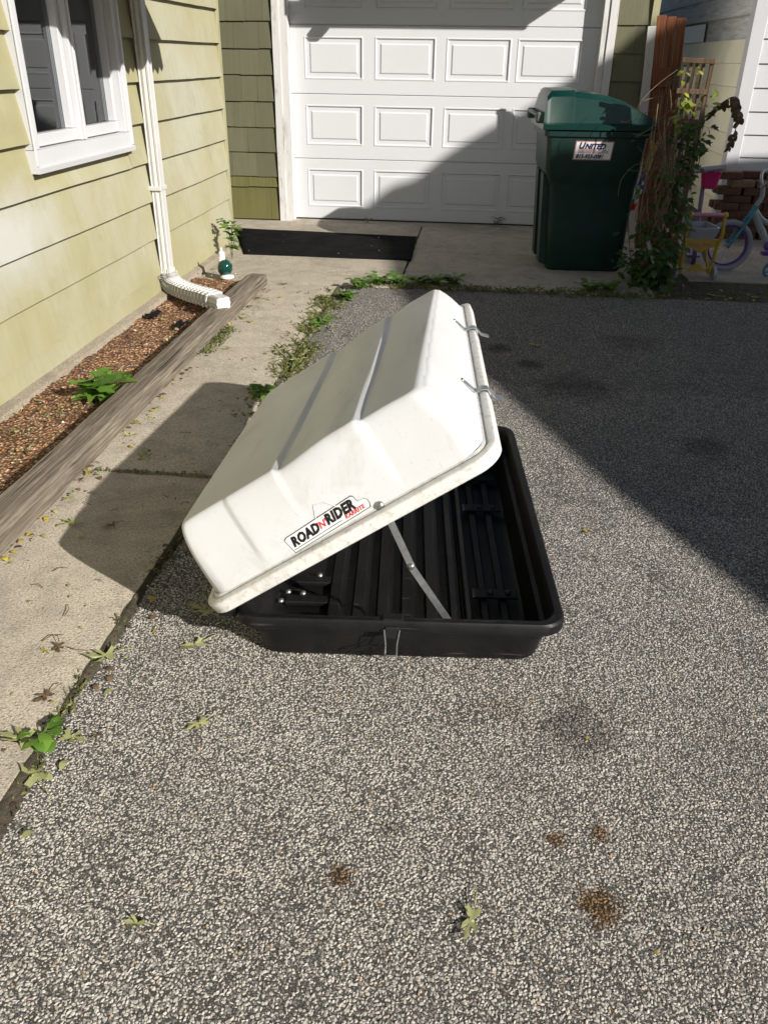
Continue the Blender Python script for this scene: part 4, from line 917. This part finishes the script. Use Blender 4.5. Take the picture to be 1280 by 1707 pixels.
for k in range(300):
    p = (rnd.gauss(-.10, .10), rnd.gauss(-.02, .12), abs(rnd.gauss(0, .16))+.02)
    if p[0] > .08: continue
    a = rnd.uniform(0, 6.28); add_leaf(mm, p, (math.cos(a), math.sin(a)-.5, rnd.uniform(-.5, .5)), (0, -.4, 1), rnd.uniform(.03, .07), 'oval', .2, .3)
tag(mm.build('foliage', M['leafB'], vine), kind='stuff')
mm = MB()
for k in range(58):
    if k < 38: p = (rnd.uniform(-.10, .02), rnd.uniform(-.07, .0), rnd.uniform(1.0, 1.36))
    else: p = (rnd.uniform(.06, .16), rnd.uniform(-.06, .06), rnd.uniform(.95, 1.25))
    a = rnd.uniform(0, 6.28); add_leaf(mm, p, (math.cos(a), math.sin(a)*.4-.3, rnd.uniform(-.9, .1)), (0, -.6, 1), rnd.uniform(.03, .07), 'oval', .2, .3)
tag(mm.build('sunlit_leaves', M['leafSun'], vine), kind='stuff')
mm = MB(); P0 = [Vector((.08, .05, 1.02)), Vector((.16, .05, 1.11)), Vector((.25, .05, 1.18)), Vector((.30, .05, 1.17)), Vector((.33, .05, 1.06)), Vector((.30, .05, .90))]
sp_ = smoothpath(P0, 40); mm.tube(sp_, .003, 5)
for i in range(4, 41):
    for s_ in range(2): (add_leaf(mm, sp_[i], (rnd.uniform(-.8, .8), rnd.uniform(-.6, .2), -1), (rnd.uniform(-1, 1), -1, .2), rnd.uniform(.04, .075), 'oval', .5, .3) if rnd.random() < .55 else None)
mm.build('withered_shoot', M['leafD'], vine)

# bright printed sheet wedged between bin and fence
ps = MB(); n = 9
rp = random.Random(2); zz = .88
for (h, cols) in ((.05, (0, 0)), (.05, (0, 0)), (.05, (0, 0)), (.04, (0, 0)), (.03, (1, 0)), (.035, (1, 1)), (.03, (1, 2)), (.03, (2, 1)), (.035, (3, 2)), (.03, (2, 3)), (.03, (4, 2)), (.05, (4, 4))):
    xa = -.022-(.88-zz)*.17; xb = .034-(.88-zz)*.22; xm_ = xa+(xb-xa)*rp.uniform(.3, .7); sl_ = rp.uniform(-.012, .012)
    for (l_, r_, ci) in ((xa, xm_, cols[0]), (xm_, xb, cols[1])): ps.add([(l_, 0, zz+sl_), (r_, .01, zz-sl_), (r_-h*.2, .01, zz-h-sl_), (l_-h*.17, 0, zz-h+sl_)], [(0,1,2,3)], ci)
    zz -= h
po = ps.build('printed_sheet', [M['byel'], M['bblue'], M['sticker'], M['bgreen'], M['bred']], None, None, (1.22, 6.52, 0)); so_ = po.modifiers.new('s', 'SOLIDIFY'); so_.thickness = .006
tag(po, 'bright multicoloured printed sheet wedged between bin and fence', 'sheet')
mm = MB(); mm.tube([(1.17, 5.94, .31), (1.235, 5.90, .16)], .014, 8); tag(mm.build('pipe_offcut', M['pvc'], None, 60), 'short grey pipe leaning in the weeds by the bin', 'pipe')

# ------------------------------------------------------------------ toys in the shade at the right
ct = empty('toy_cart', (1.585, 6.2, .0), (0, 0, R(6))); tag(ct, 'yellow toy doll cart with pink handle beside the trellis', 'toy cart')
for s_ in (-1, 1):
    mm = MB(); mm.tube(smoothpath([Vector((s_*.100, .02, .045)), Vector((s_*.112, .0, .15)), Vector((s_*.118, -.01, .26)), Vector((s_*.128, -.03, .32)), Vector((s_*.122, -.035, .40)), Vector((s_*.120, -.035, .455))], 18), .0135, 8); mm.build('side_post', M['ytoy'], ct, 60)
    mm = MB(); mm.lathe([(.004, -.012), (.045, -.012), (.048, -.008), (.048, .008), (.045, .012), (.004, .012)], (s_*.140, .02, .048), (1, 0, 0), 18); mm.build('wheel', M['wtoy'], ct, 40)
    mm = MB(); mm.tube([(s_*.100, .02, .05), (s_*.10, .12, .16), (s_*.108, .2, .26)], .010, 6); mm.build('rear_leg', M['ytoy'], ct, 60)
    mm = MB(); mm.lathe([(.010, -.018), (.020, -.010), (.020, .010), (.010, .018)], (s_*.121, -.035, .455), (1, 0, 0), 12); mm.build('handle_knob', M['ytoy'], ct, 60)
mm = MB(); mm.tube([(-.105, -.035, .455), (-.06, -.035, .457), (.06, -.035, .457), (.105, -.035, .455)], .0135, 10); mm.build('handle', M['pink'], ct, 60)
mm = MB(); mm.rings([rrect(-.100-e, .100+e, .0-e, .26+e, .03, z, 4) for (e, z) in ((0, .29), (.012, .33), (.014, .335), (.018, .365), (.010, .366), (.004, .33))], True, False); mm.build('basket', M['wtoy'], ct, 40)
mm = MB(); mm.prism([(-.10, .25, .365), (.02, .25, .365), (-.01, .25, .395), (-.10, .25, .40)], (0, .012, 0)); mm.build('basket_back', M['wtoy'], ct)
pl = [(-.113+.226*i/20, 0, .225+.012*math.cos(2*math.pi*i/20*1)-.018*math.exp(-((i-10)/2.5)**2)) for i in range(21)]
mm = MB(); mm.prism([(-.115, -.012, .288)]+[(x, -.012, z) for x, y, z in pl]+[(.115, -.012, .288)], (0, .014, 0)); fp_ = mm.build('front_panel', M['ytoy'], ct)
mm = MB(); mm.add([(0, -.0135, .275), (.010, -.0135, .252), (0, -.0135, .229), (-.010, -.0135, .252)], [(0,1,2,3)])
for s_ in (-1, 1):
    mm.tube([(s_*(.018+.036*i/14+.012*math.sin(i*.9)), -.0135, .252+.013*math.cos(i*.9)*(1-i/22)) for i in range(15)], .0016, 4); mm.tube([(s_*(.052+.034*i/14+.010*math.sin(i*.9)), -.0135, .254+.013*math.cos(i*.9+1)) for i in range(15)], .0016, 4)
mm.build('scrollwork', M['pink'], ct)
mm = MB(); mm.rings([[(x, -.006, .095+.018*math.exp(-(x/.035)**2)+.010*math.cos(x*55)), (x, .008, .095+.018*math.exp(-(x/.035)**2)+.010*math.cos(x*55)), (x, .008, .088-.024*math.exp(-(x/.045)**2)+.010*math.cos(x*55)-.004), (x, -.006, .088-.024*math.exp(-(x/.045)**2)+.010*math.cos(x*55)-.004)] for x in [-.105+.21*i/24 for i in range(25)]], True, True); mm.build('crossbar', M['ytoy'], ct, 50)

bk = empty('child_bicycle', (1.87, 6.56, 0), (0, 0, R(4))); tag(bk, 'small teal child bicycle with pale tyres at the right', 'bicycle')
def wheel_(c, r_, par, tm, rm):
    mm = MB(); mm.tube([(c[0]+r_*math.cos(a), c[1], c[2]+r_*math.sin(a)) for a in [2*math.pi*i/36 for i in range(37)]], .021, 8, cap=False); wo = mm.build('wheel', M[tm], par, 60)
    mm = MB(); mm.tube([(c[0]+(r_-.028)*math.cos(a), c[1], c[2]+(r_-.028)*math.sin(a)) for a in [2*math.pi*i/36 for i in range(37)]], .009, 6, cap=False); mm.build('rim', M[rm], wo, 60)
    mm = MB()
    for i in range(14):
        a = 2*math.pi*i/14; mm.tube([(c[0], c[1]+.012*(-1)**i, c[2]), (c[0]+(r_-.028)*math.cos(a), c[1], c[2]+(r_-.028)*math.sin(a))], .0013, 4)
    mm.tube([(c[0], c[1]-.035, c[2]), (c[0], c[1]+.035, c[2])], .014, 8); mm.build('spokes', M['chrome'], wo)
wheel_((0, 0, .185), .165, bk, 'tyrew', 'purple'); wheel_((.62, 0, .185), .165, bk, 'tyrew', 'purple')
def tb(name, pts, r_, mat, n=10): mb = MB(); mb.tube(smoothpath([Vector(p) for p in pts], 14) if len(pts) > 2 else pts, r_, n); return mb.build(name, M[mat], bk, 60)
for s_ in (-1, 1): tb('fork_leg', [(.0, s_*.035, .185), (.10, s_*.032, .36), (.125, s_*.02, .40)], .011, 'teal')
tb('head_tube', [(.118, 0, .385), (.15, 0, .47)], .022, 'teal'); tb('down_tube', [(.14, 0, .43), (.20, 0, .34), (.29, 0, .20)], .026, 'bikew'); tb('top_tube', [(.145, 0, .45), (.22, 0, .37), (.34, 0, .33), (.44, 0, .36)], .017, 'bikew')
tb('seat_tube', [(.30, 0, .20), (.46, 0, .46)], .016, 'bikew'); tb('chain_stay', [(.30, .03, .20), (.62, .05, .185)], .011, 'bikew'); tb('seat_stay', [(.43, .02, .37), (.62, .05, .185)], .010, 'bikew')
tb('stem', [(.15, 0, .47), (.175, 0, .53), (.165, 0, .60)], .017, 'bikew'); tb('handlebar', [(.165, 0, .60), (.175, -.08, .64), (.21, -.17, .68), (.28, -.21, .685)], .011, 'bikew'); tb('handlebar', [(.165, 0, .60), (.175, .08, .64), (.21, .17, .68), (.28, .21, .685)], .011, 'bikew')
tb('grip', [(.20, -.165, .672), (.225, -.19, .65)], .019, 'grip'); tb('grip', [(.27, .205, .685), (.34, .235, .685)], .016, 'grip')
mb = MB(); mb.rings([rrect(.40-e, .60+e*.4, -.05-e*.5, .05+e*.5, .04, z, 4) for (e, z) in ((-.02, .475), (0, .49), (0, .51), (-.03, .52))], True, True); mb.build('saddle', M['bikew'], bk, 60)
mb = MB(); mb.lathe([(.008, 0), (.032, .004), (.034, .012), (.02, .018)], (.285, -.03, .195), (0, -1, 0), 16); mb.build('crank_disc', M['purple'], bk, 50)
mb = MB(); mb.obox((.275, -.085, .15), (.04, 0, 0), (0, .03, 0), (0, 0, .011)); mb.build('pedal', M['purple'], bk)
tb('training_bracket', [(.40, -.05, .19), (.27, -.17, .065)], .007, 'chrome')
mb = MB(); mb.tube([(.275+.046*math.cos(a), -.20, .058+.046*math.sin(a)) for a in [2*math.pi*i/24 for i in range(25)]], .011, 6, cap=False)
for i in range(5):
    a = 2*math.pi*i/5; mb.tube([(.275, -.20, .058), (.275+.046*math.cos(a), -.20, .058+.046*math.sin(a))], .006, 4)
mb.build('training_wheel', M['blue'], bk, 60)

sk = empty('scooter', (1.70, 6.78, 0), (0, 0, R(-10))); tag(sk, 'lilac toy scooter with pink handlebar basket behind the cart', 'scooter')
mb = MB(); mb.tube([(0, 0, .06), (-.02, .0, .40), (-.035, 0, .68)], .016, 8); mb.build('steering_post', M['lilac'], sk, 60)
mb = MB(); mb.tube([(-.155, -.03, .665), (-.035, 0, .682), (.105, .03, .70)], .020, 8); mb.build('handlebar', M['wtoy'], sk, 60)
mb = MB(); mb.rings([rrect(-.05-e, .07+e, -.07-e*.5, .03+e*.5, .03, z, 4) for (e, z) in ((-.02, .555), (-.005, .575), (.012, .665), (.016, .668), (.010, .660))], True, False); mb.build('basket', M['hotpink'], sk, 40)
mb = MB(); mb.box((-.05, .0, .045), (.05, .42, .065), ch=.008); mb.build('deck', M['lilac'], sk)
for y in (-.03, .42):
    mb = MB(); mb.lathe([(.01, -.015), (.055, -.015), (.055, .015), (.01, .015)], (0, y, .056), (1, 0, 0), 16); mb.build('wheel', M['purple'], sk, 40)

st = empty('brick_stack', (2.25, 7.95, 0)); tag(st, 'untidy stack of old bricks before the white house', 'brick stack')
mb = MB(); mb.box((-.098, -.048, -.03), (.098, .048, .03), ch=.004); bme = [mb.mesh('brick', M['brick']), mb.mesh('brick', M['brick2'])]
rb = random.Random(3)
for row in range(9):
    for i in range(5):
        for j in range(2):
            if row > 6 and rb.random() < .35: continue
            o = link('brick', bme[1 if (row > 6 and rb.random() < .5) or rb.random() < .1 else 0], st, (-.08+.205*i+rb.uniform(-.012, .012)+(.1 if row % 2 else 0), -.05+.11*j+rb.uniform(-.01, .01), .031+.062*row), (0, 0, rb.uniform(-.08, .08)))

# ------------------------------------------------------------------ plants, weeds, leaves
def goose():
    g = empty('bird_figurine', (-1.70, 5.62, .02), (0, 0, R(-50))); g.scale = (.86,)*3; tag(g, 'glazed white bird figurine with dark green body in the bed', 'figurine')
    mb = MB(); mb.lathe([(.002, -.075), (.035, -.062), (.055, -.03), (.060, .0), (.052, .035), (.030, .060), (.002, .068)], (0, .01, .085), (.35, 0, .75), 20); mb.build('body', M['ceramg'], g, 180)
    mb = MB(); mb.tube(smoothpath([Vector((-.045, .01, .10)), Vector((-.055, .01, .14)), Vector((-.052, .01, .175)), Vector((-.050, .01, .195)), Vector((-.052, .01, .21))], 14), [.034-.001*i if i < 6 else (.026 if i < 11 else .022-.004*(i-11)) for i in range(15)], 14); mb.build('neck_and_head', M['ceramw'], g, 180)
    mb = MB(); mb.lathe([(.0005, -.012), (.009, -.008), (.013, 0), (.009, .008), (.0005, .012)], (-.052, .01, .222), (0, 0, 1), 12); mb.build('crest', M['ceramw'], g, 180)
    mb = MB(); mb.tube([(-.073, .01, .196), (-.098, .01, .190)], [.008, .002], 8); mb.build('beak', M['ceramw'], g, 60)
    mb = MB(); mb.lathe([(.002, -.014), (.045, -.012), (.058, 0), (.045, .014), (.01, .022)], (.03, .01, .018), (0, 0, 1), 18); mb.build('base', M['ceramw'], g, 180)
goose()
def weed(name, label, loc, stems, h, spread, lsize, kind, mat, seed, cat='weed', group=None, per=7, stemmat='stemg', curl=.25):
    r_ = random.Random(seed); e = empty(name, loc); tag(e, label, cat, group)
    ms, ml = MB(), MB()
    for k in range(stems):
        a = r_.uniform(0, 6.28); tip = Vector((math.cos(a)*spread*r_.uniform(.3, 1), math.sin(a)*spread*r_.uniform(.3, 1), h*r_.uniform(.6, 1)))
        pth = smoothpath([Vector((0, 0, 0)), tip*.5+Vector((0, 0, h*.18)), tip], 8); ms.tube(pth, .002 if h > .1 else .0013, 5)
        for i in range(per):
            p = pth[min(8, 2+int(i*7/per))]; b = a+r_.uniform(-1.6, 1.6); add_leaf(ml, p, (math.cos(b), math.sin(b), r_.uniform(-.1, .6)), (0, 0, 1), lsize*r_.uniform(.6, 1.1), kind, .18, curl, wob=.12, seed=k+i*.37)
    ms.build('stems', M[stemmat], e); ml.build('leaves', M[mat], e, 180); return e
weed('rosette_weed', 'broad leaved bright green weed growing beside the timber', (-1.615, 3.34, .03), 9, .10, .13, .125, 'lobed', 'leafA', 3, per=2, curl=.15)
weed('wall_weed', 'tall leafy weed growing at the house corner', (-1.80, 6.18, .03), 5, .30, .085, .07, 'lobed', 'leafA', 8, per=8)
weed('dandelion_weed', 'small dark green weed at the walk edge, nearest', (-.905, 1.30, .006), 11, .035, .05, .045, 'oval', 'leafA', 21, per=2)
strip = [(-.915, 3.47, .06, .06, 30), (-.87, 4.62, .055, .085, 31), (-.84, 4.70, .05, .08, 32), (-.79, 5.26, .06, .085, 33), (-.74, 5.55, .075, .10, 34), (-.63, 5.70, .085, .12, 35), (-.50, 5.69, .075, .11, 36), (-.26, 5.74, .085, .12, 37), (-.13, 5.75, .09, .11, 38), (-.36, 5.74, .06, .10, 39), (.80, 5.72, .08, .13, 40), (.92, 5.76, .07, .12, 41)]
names = ['leafy weed at the walk edge behind the lid', 'low weed mound in the walk crack', 'low weed mound beside the asphalt edge', 'round leaved weed at the walk crack far end', 'leafy weed at the apron corner', 'broad leafy weed clump at apron edge, leftmost', 'broad leafy weed clump at apron edge, second', 'weed clump at the apron edge above the lid, left', 'weed clump at the apron edge above the lid, right', 'weed clump in the middle of the apron edge', 'shaded weed clump before the bin, left', 'shaded weed clump before the bin, right']
for (x, y, h, s_, sd), nm in zip(strip, names): weed('crack_weed', nm, (x, y, .0), 15, h, s_*.85, .030 if sd in (31, 32) else .048, 'lobed' if sd > 32 else 'oval', 'leafA', sd, group='weeds in the paving cracks', per=4)
weed('sill_weed', 'small weed sprouting at the garage door sill', (.19, 8.0, .02), 5, .09, .10, .05, 'oval', 'leafB', 60, per=4)
weed('sill_sprig', 'tiny sprig at the middle of the garage sill', (-1.0, 8.0, .02), 4, .05, .06, .03, 'oval', 'leafA', 61, per=4)
# grass and moss in the cracks
mb = MB(); rg = random.Random(9)
def tuft(x, y, n, h, z=.0, s_=.03):
    for k in range(n):
        px, py = x+rg.gauss(0, s_), y+rg.gauss(0, s_); a = rg.uniform(0, 6.28); l_ = h*rg.uniform(.4, 1.2); wv = .0022*rg.uniform(.6, 1.4)
        d = Vector((math.cos(a), math.sin(a), 0)); sd = Vector((-d.y, d.x, 0))*wv; p = Vector((px, py, z))
        mb.add([p-sd, p+sd, p+d*l_*.35+Vector((0, 0, l_*.6))+sd*.7, p+d*l_*.9+Vector((0, 0, l_*.75))], [(0, 1, 2), (0, 2, 3)])
y = .2
while y < 5.5:
    dens = 22 if y < 3.2 else 34
    if 1.95 < y < 2.9: dens = 16
    tuft(-.895+wav(y, .03, 2.2, 1)+rg.gauss(0, .008 if y < 3.2 else .035), y, int(dens*rg.uniform(.2, 1.3)*(1 if noise.noise(Vector((y*4, 0, 2))) > .0 else .12)), .016 if y < 3.2 else .038, .004, .010 if y < 3.2 else .035); y += .022
x = -.75
while x < 1.25:
    tuft(x, 5.66+rg.gauss(0, .03), int(26*rg.random()), .035, 0, .03); x += .02
for k in range(60): tuft(rg.uniform(-1.385, -1.33), rg.uniform(4.0, 4.5), 8, .022, .012, .02)
for k in range(30): tuft(rg.uniform(-1.9, -1.6), rg.uniform(2.6, 3.2), 6, .02, .03, .02)
for k in range(50): tuft(rg.uniform(-1.36, -.92), 2.645+rg.gauss(0, .006), 5, .010, .010, .008)
for k in range(420): tuft(rg.uniform(1.0, 2.2), rg.gauss(5.85, .12), 2, .03, -.02, .03)
tag(mb.build('grass', M['grass']), 'thin grass and moss growing in the paving cracks', 'grass', kind='stuff')
# fallen leaves, one by one
def fallen(label, loc, size, rz, mat, seed, kind='maple', curl=.5, tilt=.1, group='fallen leaves'):
    mb = MB(); rj = random.Random(seed*7+1); P = leaf_pts(kind); k1, k2, ax = rj.uniform(-.5, 1.1), rj.uniform(.3, 1.5), rj.uniform(-.5, .5)
    sk, na = rj.uniform(-.25, .25), rj.uniform(.55, .95)
    def warp(x, y):
        x, y = x*na+sk*y*(1-y)+rj.uniform(-.02, .02), y
        q1 = (x*math.cos(ax)+(y-.4)*math.sin(ax)); q2 = (-x*math.sin(ax)+(y-.4)*math.cos(ax))
        z = k2*q1*q1*.9+k1*q2*q2*.45+.05*noise.noise(Vector((x*4, y*4, seed)))
        return ((x)*size/(1+.8*abs(k2)*abs(q1)), (y-.45)*size, z*size*.75)
    outer_ = [warp(x, y) for x, y in P]; inner_ = [warp(x*.45, .38+(y-.38)*.45) for x, y in P]; nP = len(P)
    mb.add(outer_+inner_+[warp(0, .38)], [(i, (i+1) % nP, nP+(i+1) % nP, nP+i) for i in range(nP)]+[(nP+i, nP+(i+1) % nP, 2*nP) for i in range(nP)])
    zmin = min(v[2] for v in mb.v); mb.v = [(x, y, z-zmin) for x, y, z in mb.v]
    o = empty('fallen_leaf', loc, (tilt*math.sin(seed), tilt*math.cos(seed), rz)); tag(o, label, 'leaf', group)
    mb.build('blade', M[mat], o, 180)
    ms = MB(); ms.tube([(0, -size*.43, .006), (size*.05, -size*.8, .010), (size*.12, -size*1.05, .004)], .0011, 5); ms.build('leaf_stalk', M['leafP' if mat != 'leafD' else 'leafD'], o)
FL = [('pale green maple leaf left of the tray corner', (-.675, 1.67, .004), .085, 2.3, 'leafP', 1), ('pale maple leaf lying across the walk edge', (-.885, 1.59, .016), .075, 2.0, 'leafP', 2),
      ('pale maple leaf on asphalt, middle of left half', (-.57, 1.385, .004), .06, 2.4, 'leafP', 3), ('curled yellow green leaf at the bottom centre right', (.07, .955, .004), .075, 2.9, 'leafP', 47), ('small pale leaf at the bottom left', (-.53, .885, .004), .04, 1.4, 'leafP', 5),
      ('curled pale leaf at the walk edge below the dandelion', (-.875, 1.205, .006), .095, .7, 'leafP', 6), ('pale leaf beside the dandelion, right', (-.835, 1.31, .006), .07, 4.5, 'leafP', 7), ('pale leaf beside the dandelion, left', (-.955, 1.285, .018), .08, 1.5, 'leafP', 8),
      ('small yellow leaf lying on the walk', (-1.04, 1.59, .018), .028, 1, 'leafO', 9), ('dark curled leaf beside the small yellow one', (-1.005, 1.605, .018), .045, 3.6, 'leafD', 10), ('pale leaf on walk at the lid shadow tip', (-1.265, 2.235, .018), .075, 1.2, 'leafP', 11),
      ('gold leaf on the edge of the lid shadow', (-1.19, 2.15, .018), .03, 2.2, 'leafO', 12), ('pale leaf beside the timber, nearest camera', (-1.345, 2.40, .018), .05, 2.8, 'leafP', 13), ('shaded leaf on walk inside the lid shadow', (-1.21, 2.77, .018), .085, .4, 'leafP', 14),
      ('gold leaf beside the timber, middle', (-1.36, 2.60, .018), .05, 4.0, 'leafO', 15), ('pale leaf by the timber above the shadow', (-1.33, 2.95, .018), .06, 5.2, 'leafP', 16), ('gold crumpled leaf by the timber above the shadow', (-1.37, 3.08, .018), .045, 1.0, 'leafO', 17),
      ('brown curled leaf on asphalt near walk edge', (-.79, 1.325, .004), .035, 2.0, 'leafD', 18), ('shaded leaf under the lid corner', (-.70, 1.83, .004), .085, 1.1, 'leafP', 19), ('yellowish leaf in the shade right of the lid', (.36, 4.47, .004), .07, 1.3, 'leafO', 20),
      ('orange leaf right of the tray', (.43, 2.43, .004), .028, .2, 'leafO', 21), ('thin dark leaf on the lower walk', (-.955, 1.42, .018), .05, 2.6, 'leafD', 22), ('dark leaf on walk inside the lid shadow, lower', (-1.13, 2.23, .018), .05, 1.9, 'leafD', 23),
      ('pale leaf on walk near the crack, upper', (-1.27, 4.10, .018), .06, 1.9, 'leafP', 24), ('gold leaf by the timber near the downspout outlet', (-1.27, 4.62, .018), .05, .9, 'leafO', 25), ('gold leaf among the crack weeds', (-.85, 4.45, .03), .055, 3.3, 'leafO', 26),
      ('pale leaf among the crack weeds', (-.86, 3.95, .03), .06, 2.1, 'leafP', 27), ('brown leaf at the end of the timber', (-1.28, 5.55, .018), .07, 1.7, 'leafD', 28), ('yellow leaf on the walk far end', (-1.22, 5.2, .018), .04, 2.9, 'leafO', 29), ('tan leaf on the apron beside the timber end', (-1.12, 5.35, .018), .05, .3, 'leafP', 30),
      ('pale dry leaf in the dirt below the trellis', (1.62, 5.78, .0), .09, .5, 'leafP', 31), ('tan dry leaf in the dirt below the bicycle', (1.9, 5.76, .0), .09, 2.5, 'leafD', 32), ('pale dry leaf at the apron before the bin', (.42, 6.0, .02), .06, 1.5, 'leafP', 33)]
for (lb, loc, s_, rz, mt_, sd) in FL: fallen(lb, loc, s_, rz, mt_, sd)
# leaf crumbs, twigs and loose pebbles
mb = MB(); rl = random.Random(12)
def crumb(x, y, z, s_, mi):
    a = rl.uniform(0, 6.28); add_leaf(mb, (x, y, z+.002), (math.cos(a), math.sin(a), rl.uniform(-.1, .4)), (0, 0, 1), s_, 'oval', .4, .3, mi)
for k in range(170): y = rl.uniform(1.9, 5.4); crumb(rl.gauss(-1.35, .03), y, .014, rl.uniform(.01, .035), rl.choice((0, 0, 1, 2, 2)))
for k in range(110): crumb(rl.uniform(-1.9, -1.5), rl.uniform(1.8, 5.9), .035, rl.uniform(.012, .04), rl.choice((0, 1, 2, 2, 2)))
for k in range(26):
    x_, y_ = rl.uniform(-1.38, -.9), rl.uniform(1.2, 5.5); a_ = rl.uniform(0, 6.3); l_ = rl.uniform(.02, .06); mb.tube([(x_, y_, .020), (x_+l_*math.cos(a_)*.5, y_+l_*math.sin(a_)*.5, .024), (x_+l_*math.cos(a_+.3), y_+l_*math.sin(a_+.3), .019)], .0011, 4, 2)
for k in range(95): crumb(rl.uniform(-1.38, -.9), rl.uniform(1.2, 5.5), .017, rl.uniform(.006, .02), rl.choice((0, 1, 2)))
for k in range(120): y = rl.uniform(1.0, 5.5); crumb(-.88+rl.gauss(0, .035), y, .004, rl.uniform(.01, .03), rl.choice((0, 1, 2, 2)))
for k in range(160): crumb(rl.uniform(-.5, 2.3), rl.gauss(5.72, .10), .006, rl.uniform(.01, .04), rl.choice((0, 2, 2, 1)))
for k in range(45): crumb(rl.uniform(-.7, 1.2), rl.uniform(.8, 5.0), .003, rl.uniform(.006, .016), rl.choice((0, 1, 2)))
for k in range(9): crumb(rl.uniform(-1.9, -.55), rl.uniform(6.5, 7.5), .022, rl.uniform(.008, .025), rl.choice((0, 1)))
tag(mb.build('leaf_litter', [M['leafP'], M['leafO'], M['leafD']]), 'small leaf crumbs scattered over walk, bed and drive', 'litter', kind='stuff')
mb = MB(); M['peb'] = plain('pebble_orange', (.40, .20, .09), .8, .5, 40); M['peb2'] = plain('pebble_pale', (.55, .50, .42), .8, .3, 40)
for k in range(190):
    x, y, z, s_ = (rl.uniform(-.8, 1.3), rl.uniform(.8, 3.5)**1.0, .002, rl.uniform(.002, .0048)) if k < 90 else (rl.uniform(-1.9, -1.52), rl.uniform(1.5, 5.8), .034, rl.uniform(.004, .010))
    a, b, c = s_*rl.uniform(.7, 1.3), s_*rl.uniform(.7, 1.3), s_*.7
    mb.add([(x+a, y, z), (x, y+b, z), (x-a, y, z), (x, y-b, z), (x+.2*a, y, z+c), (x, y, z-c)], [(0,1,4),(1,2,4),(2,3,4),(3,0,4),(1,0,5),(2,1,5),(3,2,5),(0,3,5)], 0 if rl.random() < .6 else 1)
tag(mb.build('loose_pebbles', [M['peb'], M['peb2']]), 'loose pebbles strewn on the drive and bed', 'pebbles', kind='stuff')
mb = MB()
for (x, y) in ((-1.84, 4.60), (-1.62, 4.43), (-1.63, 2.33)):
    a = rl.uniform(0, 3); nn = 13; c_ = (x, y, .048); pts = []
    for i in range(nn):
        th = a+2*math.pi*i/nn; rr_ = rl.uniform(.35, 1.15); pts.append((x+.05*math.cos(th)*rr_, y+.11*math.sin(th)*rr_, .040+rl.uniform(-.008, .016)))
    mb.add(pts+[c_], [(i, (i+1) % nn, nn) for i in range(nn)])
tag(mb.build('weed_fabric', M['rubber']), 'torn black weed fabric scraps showing in the bed', 'fabric', kind='stuff')
